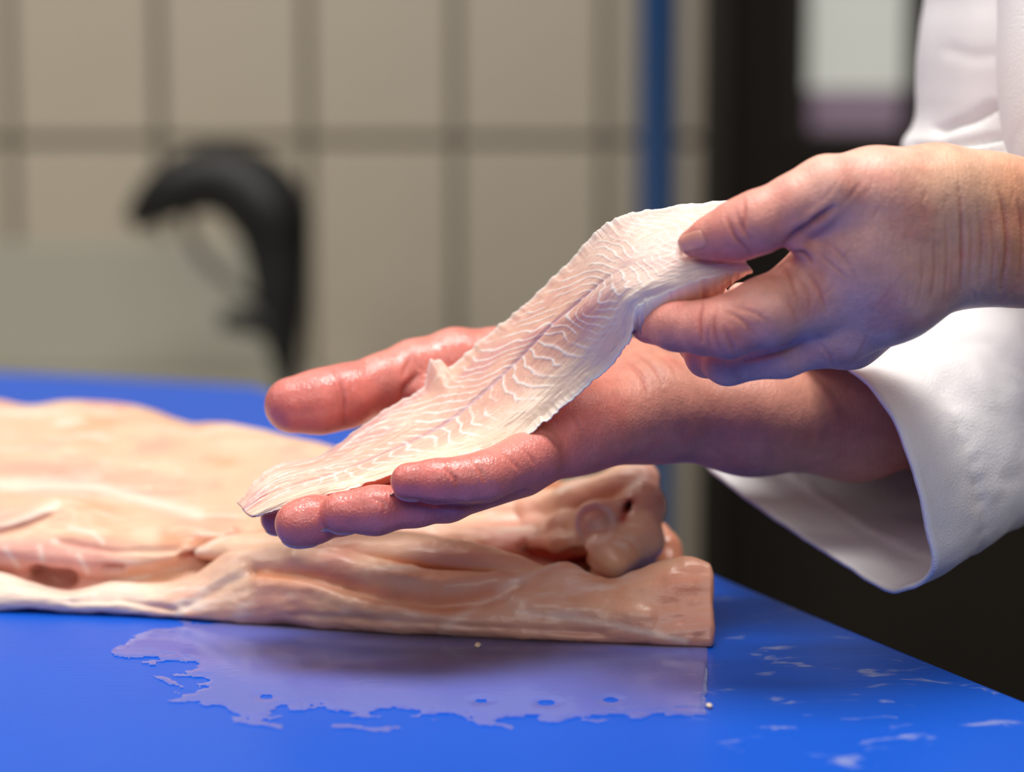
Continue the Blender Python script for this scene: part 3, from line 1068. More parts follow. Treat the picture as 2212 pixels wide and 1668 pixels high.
R_THUMB = [(1080, 786, 1.090, 74), (985, 782, 1.085, 70), (895, 800, 1.078, 63), (830, 826, 1.071, 60), (745, 856, 1.063, 66), (690, 868, 1.059, 66), (632, 875, 1.056, 61)]
for f in (R_LITTLE, R_RING, R_MIDDLE, R_INDEX):
    one = chain(volR, f, 0.004)
    fing = smin(fing, one, 0.0016)
thumb = chain(volR, R_THUMB, 0.005)
DRP = palm.copy()
DR = smin(palm, fing, 0.007)
DR = smin(DR, thumb, 0.006)
VR, FR = surface_nets(DR, volR, 0, 2)

# ---- left hand (back of the hand towards the viewer, above)
volL = hand_volume(1350, 2420, 310, 850, 0.885, 1.05, 0.00085)
palm = volL.blank()
for pts in ([(2420, 452, 0.975, 88), (2212, 446, 0.966, 86), (2130, 430, 0.958, 88), (2030, 424, 0.947, 96), (1890, 424, 0.936, 94)],
            [(2420, 560, 0.975, 90), (2212, 563, 0.966, 87), (2130, 554, 0.962, 86), (2090, 548, 0.958, 86)],
            [(2090, 500, 0.952, 96), (1910, 575, 0.944, 104), (1760, 628, 0.945, 84)],
            [(2090, 540, 0.958, 90), (1930, 632, 0.952, 92), (1805, 704, 0.957, 82)],
            [(2080, 545, 0.970, 84), (1835, 722, 0.982, 72)],
            [(2080, 530, 0.985, 70), (1850, 690, 1.005, 62)],
            [(1890, 424, 0.936, 92), (1850, 560, 0.945, 100)],
            [(2000, 440, 0.950, 96), (1850, 500, 0.944, 92)],
            [(1930, 470, 0.942, 100), (1835, 540, 0.938, 86)]):
    chain(volL, pts, 0.012, palm)
fing = volL.blank()
L_INDEX = [(1760, 628, 0.944, 84), (1650, 676, 0.934, 74), (1572, 706, 0.934, 66), (1520, 708, 0.941, 56), (1462, 704, 0.950, 52), (1404, 700, 0.962, 43)]
L_MIDDLE = [(1805, 704, 0.958, 80), (1690, 758, 0.958, 56), (1572, 784, 0.964, 46), (1525, 772, 0.976, 40), (1490, 735, 0.990, 35)]
L_RING = [(1835, 722, 0.984, 66), (1680, 758, 0.992, 44), (1590, 730, 1.004, 38), (1535, 650, 1.000, 38), (1520, 628, 0.992, 36)]
L_LITTLE = [(1850, 690, 1.006, 58), (1730, 720, 1.016, 38), (1640, 690, 1.022, 33), (1600, 640, 1.022, 30)]
for f in (L_INDEX, L_MIDDLE, L_RING, L_LITTLE):
    fing = smin(fing, chain(volL, f, 0.004), 0.0018)
L_THUMB = [(1890, 424, 0.936, 90), (1790, 416, 0.928, 70), (1715, 443, 0.926, 63), (1638, 480, 0.927, 66), (1590, 499, 0.931, 62), (1540, 513, 0.936, 46), (1497, 524, 0.941, 31)]
thumb = chain(volL, L_THUMB[:3], 0.010)
chain(volL, L_THUMB[2:], 0.004, thumb)
chain(volL, [(1775, 560, 0.935, 40), (1728, 530, 0.928, 24)], 0.004, palm)
chain(volL, [(1840, 480, 0.950, 60), (1780, 508, 0.950, 30)], 0.004, palm)
DL = smin(palm, fing, 0.007)
DL = smin(DL, thumb, 0.005)
VL, FL = surface_nets(DL, volL, 0, 2)


def carve(V, F, lines):
    """skin folds: sinks the surface along short lines, with a slight swelling beside each"""
    N = vert_normals(V, F)
    px, py, d = project(V)
    view = V - np.array([0, 0, CAM_Z], dtype=np.float32)
    view /= np.linalg.norm(view, axis=1, keepdims=True)
    face = smooth01(-np.sum(N * view, 1), 0.02, 0.25)
    disp = np.zeros(len(V), dtype=np.float32)
    red = np.zeros(len(V), dtype=np.float32)
    for line, w, dep in lines:
        q = np.asarray(line, dtype=float)
        fine = cr_eval(q, np.linspace(0, len(q) - 1, 4 * len(q)))
        g = np.zeros(len(V), dtype=np.float32); sw = np.zeros(len(V), dtype=np.float32)
        near = np.where((px > q[:, 0].min() - 40) & (px < q[:, 0].max() + 40) & (py > q[:, 1].min() - 40) & (py < q[:, 1].max() + 40))[0]
        for k in range(len(fine) - 1):                 # strongest in the middle, running out at both ends
            tp = math.sin(math.pi * (k + 0.6) / (len(fine) + 0.2)) ** 0.8
            sk = seg_dist(px[near], py[near], [tuple(fine[k]), tuple(fine[k + 1])])
            g[near] = np.maximum(g[near], tp * np.exp(-(sk / w) ** 2))
            sw[near] = np.maximum(sw[near], tp * np.exp(-((sk - 2.4 * w) / (1.4 * w)) ** 2))
        disp += -g * dep + 0.22 * dep * sw * (1 - g)
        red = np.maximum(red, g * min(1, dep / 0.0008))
    return V + N * (disp * face)[:, None], red * face


Lc = [([(1696, 524), (1722, 503), (1750, 487), (1776, 468), (1800, 448)], 7, .0030), ([(1607, 428), (1609, 460), (1606, 500)], 4, .0008), ([(1570, 470), (1588, 511), (1620, 546)], 4, .0007), ([(1590, 455), (1602, 490), (1625, 520)], 3.5, .0004),
      ([(1518, 650), (1510, 692), (1516, 735)], 4.5, .0009), ([(1546, 668), (1543, 712), (1556, 758)], 4, .0007), ([(1564, 706), (1580, 745), (1586, 764)], 4, .0006),
      ([(1565, 672), (1600, 690), (1630, 720)], 4, .0004), ([(1580, 662), (1630, 676), (1668, 700)], 4, .0003), ([(1535, 690), (1530, 730), (1536, 750)], 3, .0004),
      ([(1790, 450), (1765, 466), (1748, 482)], 4, .0008), ([(1708, 546), (1737, 547), (1752, 566)], 4.5, .0010), ([(1680, 568), (1704, 594), (1720, 634)], 4, .0006),
      ([(1745, 592), (1772, 630), (1784, 672)], 4, .0006), ([(1712, 588), (1742, 622), (1752, 662)], 3.5, .0004), ([(1765, 545), (1800, 575), (1830, 600)], 3.5, .0004),
      ([(1780, 520), (1822, 556), (1850, 600)], 3.5, .0003), ([(1690, 640), (1715, 672), (1722, 700)], 3.5, .0003),
      ([(2070, 395), (2077, 478), (2078, 569), (2075, 625)], 4, .0009), ([(2156, 405), (2172, 478), (2175, 544), (2163, 622)], 5, .0013),
      ([(2018, 500), (2019, 590), (2010, 640)], 3.5, .0004), ([(2042, 470), (2046, 560), (2040, 640)], 3.5, .0004), ([(2110, 430), (2120, 520), (2114, 620)], 3.5, .0004),
      ([(2195, 420), (2208, 500), (2204, 600)], 4, .0006), ([(2094, 450), (2098, 540), (2092, 630)], 3, .0003), ([(2136, 440), (2146, 540), (2140, 620)], 3, .0004),
      ([(1990, 520), (1992, 600), (1980, 660)], 3, .0003), ([(1880, 700), (1865, 745), (1845, 780)], 4, .0003), ([(1770, 740), (1790, 765), (1800, 790)], 4, .0003),
      ([(1738, 738), (1690, 758), (1610, 778)], 5, .0008)]
for k in range(26):                                    # fine lines over the back of the hand and the wrist
    x, y = random.uniform(1800, 2200), random.uniform(380, 640)
    y = min(y, 700 - (x - 1800) * 0.2)
    l = random.uniform(25, 60); a = random.uniform(-.25, .25) + (0 if x > 1960 else 0.9)
    Lc.append(([(x, y), (x - l * .5 * math.sin(a) + 3, y + l * .5), (x - l * math.sin(a), y + l)], 3, random.uniform(.00012, .00028)))
Rc = [([(720, 792), (739, 843), (744, 910)], 4, .0008), ([(708, 800), (728, 850), (735, 905)], 3.5, .0004), ([(752, 800), (760, 850), (757, 900)], 3, .0002),
      ([(866, 866), (874, 838), (900, 812)], 6, .0012), ([(890, 760), (876, 795), (868, 815)], 4, .0005), ([(905, 742), (898, 780), (930, 815)], 4, .0003),
      ([(962, 1012), (982, 1032), (986, 1052)], 4, .0007), ([(1020, 992), (1040, 1020), (1046, 1040)], 4, .0006), ([(1078, 965), (1100, 990), (1122, 1015)], 4, .0006),
      ([(1130, 970), (1148, 990), (1155, 1008)], 3.5, .0004), ([(1176, 928), (1195, 955), (1210, 975)], 4, .0004), ([(1225, 890), (1250, 920), (1258, 950)], 4, .0003),
      ([(1346, 775), (1385, 812), (1400, 850)], 4, .0007), ([(1362, 755), (1410, 790), (1432, 830)], 4, .0005), ([(1402, 755), (1450, 790), (1462, 815)], 4, .0003),
      ([(880, 1080), (960, 1090), (1040, 1092), (1110, 1070)], 6, .0010), ([(800, 1075), (830, 1090), (826, 1120)], 4, .0004)]
VL, redL = carve(VL, FL, Lc)
VR, redR = carve(VR, FR, Rc)


def pt_weight(V, pts, s):
    w = np.zeros(len(V), dtype=np.float32)
    for (x, y, d) in pts:
        w = np.maximum(w, np.exp(-np.sum((V - P(x, y, d).astype(np.float32)) ** 2, 1) / (s * s)))
    return w


S_TAN, S_PINK, S_RED, S_DEEP = lin(236, 184, 152), lin(240, 182, 162), lin(220, 122, 108), lin(176, 74, 62)
nL = fbm(VL * 70, 4); nR = fbm(VR * 70, 4)
pxL, pyL, _ = project(VL)
tL = mixc(np.tile(S_PINK, (len(VL), 1)), S_TAN, smooth01(pxL, 1850, 2080))
tL = mixc(tL, lin(220, 140, 100), smooth01(pxL, 2100, 2200) * 0.5)
tL = mixc(tL, S_RED, pt_weight(VL, [(1500, 524, .94), (1590, 510, .93), (1650, 500, .93), (1404, 700, .96), (1480, 704, .95), (1560, 706, .935)], 0.022) * 0.9)
tL = mixc(tL, S_RED, smooth01(nL, 0.02, 0.25) * 0.35)
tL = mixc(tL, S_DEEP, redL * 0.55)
pxR, pyR, _ = project(VR)
tR = mixc(np.tile(lin(226, 132, 118), (len(VR), 1)), lin(214, 150, 128), smooth01(pxR, 1180, 1450))
tR = mixc(tR, lin(214, 96, 90), pt_weight(VR, [(632, 875, 1.056), (740, 1105, .985), (644, 1130, .995), (600, 1120, 1.02), (884, 1040, .967), (720, 862, 1.06)], 0.022) * 0.6)
tR = mixc(tR, S_RED, smooth01(nR, 0.02, 0.25) * 0.4)
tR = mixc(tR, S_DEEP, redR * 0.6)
wetR = np.clip(1 - smooth01(pxR, 1000, 1250), 0, 1) * (0.45 + 1.2 * np.clip(fbm(VR * 160, 3) + 0.1, 0, 1))
wetL = np.full(len(VL), 0.06)

# ---- the rest of the body, under the coat
volT = Volume((0.10, 0.85, 0.75), (0.75, 1.75, 1.75), 0.011)
D = volT.blank()
tor = [(0.42, 1.24, 0.80), (0.40, 1.24, 1.10), (0.40, 1.24, 1.40)]
for yy in (-0.09, 0.0, 0.09):
    chain(volT, [(x, y + yy, z, 0.115) for x, y, z in tor], 0.03, D, px=False)
chain(volT, [(0.40, 1.08, 1.47, 0.07), (0.40, 1.40, 1.47, 0.07)], 0.04, D, px=False)
chain(volT, [(0.39, 1.24, 1.46, 0.06), (0.38, 1.24, 1.62, 0.055)], 0.03, D, px=False)
eL, eR = P(2700, 470, 1.02), P(2640, 700, 1.30)
wl, wr = P(2385, 506, 0.975), P(2200, 850, 1.155)
chain(volT, [(0.40, 1.12, 1.44, 0.056), (*P(2555, -650, 1.10), 0.056), (*P(2552, 100, 1.066), 0.050), (*P(2582, 400, 1.032), 0.044), (*P(2520, 492, 0.992), 0.032), (*wl, 0.013)], 0.012, D, px=False)
chain(volT, [(0.40, 1.42, 1.46, 0.058), (0.40, 1.42, 1.16, 0.046), (*eR, 0.042), (*wr, 0.026)], 0.02, D, px=False)
VT, FT = surface_nets(D, volT, 0, 2)

VB = np.concatenate([VR, VL, VT])
FB = np.concatenate([FR, FL + len(VR), FT + len(VR) + len(VL)])
tB_ = np.concatenate([tR, tL, np.tile(S_TAN, (len(VT), 1))])
wB = np.concatenate([wetR, wetL, np.zeros(len(VT))])
person = empty('person', (0.40, 1.24, 0.0))
tag(person, 'person in a white coat holding a pale fish fillet in both bare hands', 'person')
body = mesh_obj('body', VB, FB, M_skin, person, attrs={'tint': tB_, 'wet': wB})


# ---- fingernails laid on the hands
def nail(D, vol, rows, direction, lift, tint, label=None, march=True):
    """rows: grid of start points (n,m,3); each is carried along direction to the skin, then lifted off it"""
    n, m, _ = rows.shape
    Q = rows.reshape(-1, 3).astype(np.float32).copy()
    dv = np.asarray(direction, dtype=np.float32)
    dv = dv / np.linalg.norm(dv) if dv.ndim == 1 else dv.reshape(-1, 3) / np.linalg.norm(dv.reshape(-1, 3), axis=1, keepdims=True)
    e = 0.0012
    if march:                                          # along the given direction
        for _ in range(60):
            s = sample(D, vol, Q)
            Q = Q + dv * np.clip(s * 0.8, -0.002, 0.004)[:, None]
    else:                                              # to the nearest skin
        for _ in range(30):
            g = np.stack([sample(D, vol, Q + np.eye(3, dtype=np.float32)[k] * e) - sample(D, vol, Q - np.eye(3, dtype=np.float32)[k] * e) for k in range(3)], 1)
            g /= np.linalg.norm(g, axis=1, keepdims=True) + 1e-9
            Q = Q - g * (sample(D, vol, Q) * 0.7)[:, None]
    g = np.stack([sample(D, vol, Q + np.eye(3, dtype=np.float32)[k] * e) - sample(D, vol, Q - np.eye(3, dtype=np.float32)[k] * e) for k in range(3)], 1)
    g /= np.linalg.norm(g, axis=1, keepdims=True) + 1e-9
    u, v = np.meshgrid(np.linspace(-1, 1, n), np.linspace(-1, 1, m), indexing='ij')
    edge = np.clip(1 - np.maximum(np.abs(u), np.abs(v)) ** 6, 0, 1).reshape(-1, 1)
    top = Q + g * (lift * (0.25 + 0.75 * edge))
    botm = Q - g * 0.0006
    V = np.concatenate([top, botm])
    Fa = grid_faces(n, m)
    per = [i * m for i in range(n)] + [(n - 1) * m + j for j in range(1, m)] + [i * m + m - 1 for i in range(n - 2, -1, -1)] + [j for j in range(m - 2, 0, -1)]
    k = n * m
    side = np.array([(per[i], per[(i + 1) % len(per)], per[(i + 1) % len(per)] + k, per[i] + k) for i in range(len(per))])
    o = mesh_obj('fingernail', V, np.concatenate([Fa, Fa[:, ::-1] + k, side]), M_nail, body, attrs={'tint': np.tile(tint, (2 * k, 1))})
    if label: o['label'] = label
    return o


def nail_px(cx, cy, d, ax, L_, W_, n=14, m=12, taper=0.75):
    """start grid facing the viewer: centre pixel, long axis (unit px), half length, half width"""
    ax = np.array(ax, dtype=float); ax /= np.linalg.norm(ax)
    nx = np.array([-ax[1], ax[0]])
    rows = np.zeros((n, m, 3)); dirs = np.zeros((n, m, 3))
    for i, u in enumerate(np.linspace(-1, 1, n)):
        wv = W_ * (1 - 0.28 * max(0, u) ** 2 * (1 / taper - 0.5)) * math.sqrt(max(0.25, 1 - 0.6 * max(0, abs(u) - 0.5) ** 2 * 4))
        for j, v in enumerate(np.linspace(-1, 1, m)):
            q = np.array([cx, cy]) + ax * L_ * u + nx * wv * v
            rows[i, j] = P(q[0], q[1], d - 0.03)
            dirs[i, j] = P(q[0], q[1], d) - rows[i, j]
    return rows, dirs


r, dv = nail_px(1494, 520, 0.93, (-0.93, 0.30), 31, 20)
nail(DL, volL, r, dv, 0.0006, lin(235, 160, 140), 'thumbnail')


def nail_below(c, along, n_dir, L_, W_, hgt, n=10, m=10):
    c = np.asarray(c); a = np.asarray(along); a = a / np.linalg.norm(a)
    nn = np.asarray(n_dir, dtype=float); nn = nn - a * (nn @ a); nn /= np.linalg.norm(nn)
    b = np.cross(a, nn)
    rows = np.zeros((n, m, 3))
    for i, u in enumerate(np.linspace(-1, 1, n)):
        for j, v in enumerate(np.linspace(-1, 1, m)):
            rows[i, j] = c + a * u * L_ + b * v * W_ * (1 - 0.15 * u * u) + nn * hgt
    return rows, -nn


for f in (R_LITTLE, R_RING, R_MIDDLE, R_INDEX, R_THUMB):
    t, q = P(*f[-1][:3]), P(*f[-2][:3])
    ax = (t - q) / np.linalg.norm(t - q)
    rr = f[-1][3] * f[-1][2] / FOC
    nd = (0.0, 0.18, -1.0) if f is not R_THUMB else (-0.1, 0.9, -0.5)
    r, dv = nail_below(t + ax * rr * 0.25, ax, nd, rr * 0.8, rr * 0.72, rr * 0.75)
    nail(DR, volR, r, dv, 0.0006, lin(226, 168, 156), march=False)

# ---- white coat: torso, wide right sleeve, left upper sleeve
ys = np.array([-900, -500, -200, 0, 60, 120, 200, 265, 295, 318, 335, 352, 380, 450, 600, 900, 1400, 1900])
fx = np.array([2090, 2070, 2055, 2046, 2036, 2030, 2028, 2025, 2014, 1998, 1996, 2010, 2060, 2150, 2230, 2280, 2300, 2310])
TD = 1.135
rings = []
yq = np.concatenate([np.linspace(-900, -20, 24), np.linspace(0, 420, 90), np.linspace(430, 1900, 30)])
fq = resample_by_x(np.stack([ys, fx], 1).astype(float), yq)[:, 1]
nth = 160
for y, xf in zip(yq, fq):
    p = P(xf, y, TD)
    th = np.linspace(0, 2 * math.pi, nth, endpoint=False)
    ex, ey = 0.155, 0.17 if y > -350 else 0.17
    cxm = p[0] + ex
    c_, s_ = np.cos(th), np.sin(th)
    rx = np.sign(c_) * np.abs(c_) ** 0.8 * ex
    ry = np.sign(s_) * np.abs(s_) ** 0.9 * ey
    rings.append(np.stack([cxm - rx, np.full(nth, P(xf, y, TD)[1] + 0.03) - ry, np.full(nth, p[2])], 1))
GT = np.array(rings)
N = grid_normals(GT, True)
if np.mean(np.sum((GT - GT.mean((0, 1))) * N, 2)) < 0: N = -N
Q = GT.reshape(-1, 3)
w = fbm(Q * np.array([30, 30, 9]), 3) * 0.004 + fbm(Q * np.array([12, 12, 14]), 2) * 0.008
# soft creases where the cloth gathers above the hand
pxq, pyq, _ = project(Q.astype(np.float32))
for line, ww, dep in (([(1990, 322), (2080, 318), (2165, 300)], 10, -.004), ([(2040, 285), (2110, 262), (2160, 232)], 12, -.003), ([(2010, 336), (2090, 336), (2165, 330)], 7, -.003), ([(2060, 110), (2110, 125), (2160, 120)], 18, -.0006)):
    w += np.exp(-(seg_dist(pxq, pyq, line) / ww) ** 2) * dep
Q = Q + N.reshape(-1, 3) * w[:, None]
F = grid_faces(len(rings), nth, True)
coat = mesh_obj('coat', Q, F, M_coat, person)
sol = coat.modifiers.new('cloth', 'SOLIDIFY'); sol.thickness = 0.002; sol.offset = 0

cuff = [(1760, 772, 1.055), (1840, 800, 1.022), (1900, 862, 1.004), (1950, 955, 0.993), (1982, 1050, 0.988), (2004, 1140, 0.987), (2014, 1215, 0.990), (1996, 1255, 1.000),
        (1945, 1274, 1.014), (1895, 1262, 1.030), (1830, 1222, 1.050), (1740, 1164, 1.078), (1640, 1096, 1.105), (1570, 1040, 1.122), (1526, 1000, 1.132), (1522, 940, 1.138), (1560, 870, 1.13), (1650, 800, 1.10)]
cq = np.array(cuff, dtype=float)
n = len(cq)
ext = np.concatenate([cq[-2:], cq, cq[:3]])
NR = 150
ringp = cr_eval(ext, np.linspace(0, n, NR, endpoint=False) + 2)
ring0 = np.array([P(*r) for r in ringp])
c0 = ring0.mean(0)
c1 = P(2560, 640, 1.27)
rad1 = 0.062
th0 = np.arctan2((ring0 - c0)[:, 2], 1)  # placeholder, replaced below
# frame of the far ring: perpendicular to the arm axis, points matched by angle
axis = (c1 - c0) / np.linalg.norm(c1 - c0)
rel = ring0 - c0
flat = rel - (rel @ axis)[:, None] * axis
flat_n = flat / np.linalg.norm(flat, axis=1, keepdims=True)
ring1 = c1 + flat_n * rad1
stations = np.array([0, 0.004, 0.012, 0.03, 0.052, 0.062, 0.070, 0.085, 0.12, 0.16, 0.2, 0.25, 0.3, 0.36, 0.42, 0.5, 0.58, 0.66, 0.75, 0.85, 1.0])
stations = np.unique(np.concatenate([stations, np.linspace(0, 1, 90)]))
rows = []
for t in stations:
    e = t ** 0.85
    rows.append(ring0 * (1 - e) + ring1 * e)
GS = np.array(rows)
N = grid_normals(GS, True)
if np.mean(np.sum((GS - GS.mean(1, keepdims=True)) * N, 2)) < 0: N = -N
Q = GS.reshape(-1, 3)
tt = np.repeat(stations, NR)
ang = np.tile(np.linspace(0, 2 * math.pi, NR, endpoint=False), len(stations))
w = fbm(Q * np.array([22, 22, 22]), 3) * 0.010 * smooth01(tt, 0.0, 0.25) + fbm(Q * 70, 3) * 0.0025
w += -0.0016 * np.exp(-((tt - 0.075) / 0.007) ** 2) * (0.8 + 0.8 * np.sin(ang * 40) * 0.3)      # stitched hem line
w += 0.0009 * np.exp(-((tt - 0.03) / 0.03) ** 2)
w += fbm(np.stack([np.cos(ang) * 6, np.sin(ang) * 6, tt * 30], 1), 3) * 0.0018 * np.exp(-((tt - 0.08) / 0.05) ** 2)
Q = Q + N.reshape(-1, 3) * w[:, None]
sl = mesh_obj('sleeve', Q, grid_faces(len(stations), NR, True), M_coat, coat)
sl['label'] = 'wide open sleeve round the lower forearm'
sol = sl.modifiers.new('cloth', 'SOLIDIFY'); sol.thickness = 0.0022; sol.offset = 0

# left upper sleeve, its edge passing behind the raised wrist
path = [P(2560, -1000, 1.12), P(2550, -600, 1.10), P(2548, -300, 1.085), P(2550, 0, 1.07), P(2554, 180, 1.06), P(2580, 330, 1.045), P(2590, 440, 1.025), P(2540, 492, 1.0), P(2440, 503, 0.984), P(2345, 506, 0.974)]
rad = [0.075, 0.076, 0.077, 0.0785, 0.079, 0.077, 0.070, 0.060, 0.050, 0.045]
pq = cr_eval(np.concatenate([np.array(path), np.array(rad)[:, None]], 1), np.linspace(0, 9, 70))
V, F = tube_vf(pq[:, :3], pq[:, 3], 110, cap=False)
V = np.array(V)
G = V.reshape(70, 110, 3)
N = (G - pq[:, None, :3]); N /= np.linalg.norm(N, axis=2, keepdims=True)
w = fbm(V * np.array([25, 25, 7]), 3) * 0.005
V = V + N.reshape(-1, 3) * w[:, None]
sl2 = mesh_obj('sleeve', V, np.array(F), M_coat, coat)
sol = sl2.modifiers.new('cloth', 'SOLIDIFY'); sol.thickness = 0.0022; sol.offset = 0

# ------------------------------------------------------------------ the fillet held in the hands
rU = [(511, 1086, 1.012), (583, 1014, 1.028), (700, 978, 1.038), (800, 905, 1.044), (900, 846, 1.048), (985, 783, 1.048), (1060, 716, 1.044), (1130, 660, 1.036), (1215, 578, 1.022), (1275, 512, 1.008), (1330, 472, 0.996), (1430, 448, 0.984), (1590, 430, 0.968)]
rM = [(530, 1106, 1.002), (620, 1052, 1.008), (740, 1013, 1.010), (860, 966, 1.012), (960, 916, 1.012), (1052, 846, 1.009), (1132, 775, 1.003), (1205, 706, 0.991), (1274, 645, 0.976), (1335, 600, 0.962), (1405, 570, 0.953), (1490, 549, 0.948), (1600, 548, 0.944)]
rL = [(557, 1116, 0.996), (640, 1086, 0.994), (770, 1052, 0.991), (905, 1006, 0.988), (1015, 985, 0.986), (1122, 950, 0.985), (1222, 874, 0.983), (1312, 797, 0.975), (1360, 735, 0.960), (1378, 664, 0.950), (1445, 632, 0.945), (1545, 596, 0.941), (1625, 583, 0.939)]
rA = [tuple((np.array(a) + np.array(b)) / 2 + np.array([0, -3, -0.003])) for a, b in zip(rU, rM)]
rB = [tuple((np.array(a) + np.array(b)) / 2 + np.array([0, 2, -0.003])) for a, b in zip(rM, rL)]
nu, nv = 520, 150
ts = np.linspace(0, 12, nu)
cols = [cr_eval(np.array(r), ts) for r in (rU, rA, rM, rB, rL)]
S = np.stack(cols, 1)                                  # (nu,5,3) pixel+depth
vv = np.linspace(0, 4, nv)
G = np.zeros((nu, nv, 3))
for i in range(nu):
    G[i] = cr_eval(S[i], vv)
u01 = np.linspace(0, 1, nu)[:, None] * np.ones((1, nv))
v01 = np.ones((nu, 1)) * np.linspace(0, 1, nv)[None, :]
# ragged outer edges
UQ = np.stack([u01 * 60, v01 * 0, 0 * u01], 2).reshape(-1, 3)
rag = (fbm(UQ * 1.4 + 3.1, 4)).reshape(nu, nv) * 9
rag2 = (fbm(UQ * 1.4 + 31.7, 4)).reshape(nu, nv) * 13
dU = np.exp(-(v01 / 0.10) ** 2); dL = np.exp(-((1 - v01) / 0.10) ** 2)
G[..., 1] += rag * dU + rag2 * dL
G[..., 0] += rag * dU * 0.6 + rag2 * dL * 0.5
# a small notch and loose flap on the upper edge
fl = np.exp(-np.abs((u01 - 0.375) / 0.019) ** 3) * np.exp(-(v01 / 0.15) ** 2)
G[..., 0] += fl * (-10); G[..., 1] += fl * (-40 - 4 * np.sin(u01 * 260)); G[..., 2] += fl * 0.004
W = np.array([P(*q) for q in G.reshape(-1, 3)]).reshape(nu, nv, 3)

# rest the flesh on the right hand and keep it clear of the left fingers behind it: move along the sight line only
cpos = np.array([0, 0, CAM_Z])
ray = (cpos - W); ray /= np.linalg.norm(ray, axis=2, keepdims=True)
shift = np.zeros((nu, nv), dtype=np.float32)
fr_only = smin(smin(DRP, chain(volR, R_INDEX, 0.004), 0.002), chain(volR, R_MIDDLE[:3], 0.004), 0.002)
for k in range(24):
    Q = (W + ray * shift[..., None]).reshape(-1, 3)
    s = sample(fr_only, volR, Q).reshape(nu, nv)
    shift = shift + np.clip(0.0040 - s, 0, 0.004)
def blur(a, it):
    for _ in range(it):
        p = np.pad(a, 1, mode='edge')
        a = (p[:-2, 1:-1] + p[2:, 1:-1] + p[1:-1, :-2] + p[1:-1, 2:] + 4 * a) / 8
    return a
shift = np.clip(shift, 0, 0.030)
shift = blur(shift, 60)
W = W + ray * shift[..., None]

# muscle segments: chevrons that meet along the midline
mid = 0.46 + 0.03 * np.sin(u01 * 7)
side = np.abs(v01 - mid)
QN = np.stack([u01 * 9, v01 * 5, 0 * u01], 2).reshape(-1, 3)
warp = fbm(QN, 3).reshape(nu, nv)
up = v01 < mid
phase = u01 * 40 + np.where(up, 10.0 * side ** 0.9, 3.0 * side - 17.0 * side ** 2) * 1.0 + warp * 3.8
ph = phase - np.floor(phase)
sep = np.exp(-((ph - 0.5) / 0.11) ** 2)
brk = smooth01(fbm(np.stack([u01 * 26, v01 * 12, 0 * u01 + 5], 2).reshape(-1, 3), 3).reshape(nu, nv), -0.26, 0.02)
fade = smooth01(v01, 0.02, 0.12) * (1 - smooth01(v01, 0.70, 0.88)) * smooth01(u01, 0.06, 0.18) * (0.70 + 0.30 * (1 - smooth01(u01, 0.72, 0.9)))
sepv = sep * brk * fade
mline = np.exp(-((v01 - mid) / 0.018) ** 2) * smooth01(u01, 0.05, 0.15) * (1 - smooth01(u01, 0.66, 0.8))
fib = fbm(np.stack([u01 * 40 + v01 * 10, v01 * 60, 0 * u01], 2).reshape(-1, 3), 3).reshape(nu, nv)
fibl = fbm(np.stack([u01 * 14, v01 * 55 + warp * 4, 0 * u01 + 9], 2).reshape(-1, 3), 3).reshape(nu, nv)
tail = 1 - smooth01(u01, 0.16, 0.34)                    # long fibres run along the thin end
disp = 0.00022 * sepv - 0.0009 * mline + 0.0004 * fib + 0.0010 * fibl * tail + 0.0024 * warp

N = grid_normals(W)
if np.mean(np.sum(N * ray, 2)) < 0: N = -N
thick = 0.0052 * np.minimum(smooth01(v01, -0.002, 0.16), smooth01(1 - v01, -0.002, 0.14)) ** 0.6 * smooth01(u01, -0.01, 0.10) ** 0.5 * smooth01(1 - u01, -0.01, 0.03) ** 0.5 + 0.0005
thick = thick + 0.003 * smooth01(u01, 0.74, 0.84) * smooth01(v01, 0.70, 0.95)
TOP = W + N * (disp * smooth01(thick, 0.0006, 0.004))[..., None]
BOT = W - N * thick[..., None]
BOT[..., 2] -= 0.013 * smooth01(u01, 0.68, 0.78) * smooth01(v01, 0.55, 0.95) * (1 - 0.8 * smooth01(u01, 0.88, 1.0))
BOT[..., 1] += 0.004 * smooth01(u01, 0.68, 0.78) * smooth01(v01, 0.55, 0.95)
tint_top = np.tile(lin(243, 194, 174), (nu * nv, 1))
f = lambda a: a.reshape(-1)
tint_top = mixc(tint_top, lin(228, 166, 166), f(smooth01(warp, -0.06, 0.16) * (1 - smooth01(v01, 0.55, 0.75))) * 0.7)
tint_top = mixc(tint_top, lin(250, 232, 208), f(smooth01(v01, 0.60, 0.82)) * 0.85)
tint_top = mixc(tint_top, lin(252, 236, 226), f(smooth01(u01, 0.62, 0.78)) * 0.55)
tint_top = mixc(tint_top, lin(255, 250, 246), f(sepv) * 0.9)
tint_top = mixc(tint_top, lin(255, 252, 248), f(np.maximum(np.exp(-(v01 / 0.03) ** 2), np.exp(-((1 - v01) / 0.035) ** 2))) * 0.7)
tint_top = mixc(tint_top, lin(214, 180, 196), f(mline) * 0.7)
tint_top = mixc(tint_top, lin(255, 250, 244), f(smooth01(fibl, 0.06, 0.22) * tail) * 0.7)
tint_top = mixc(tint_top, lin(244, 190, 150), f(smooth01(-fibl, 0.12, 0.26) * tail * (v01 > 0.2)) * 0.4)
tint_bot = np.tile(lin(226, 160, 124), (nu * nv, 1))
tint_top = tint_top * np.array([0.88, 0.84, 0.82])
k = nu * nv
Fa = grid_faces(nu, nv)
per = [i * nv for i in range(nu)] + [(nu - 1) * nv + j for j in range(1, nv)] + [i * nv + nv - 1 for i in range(nu - 2, -1, -1)] + [j for j in range(nv - 2, 0, -1)]
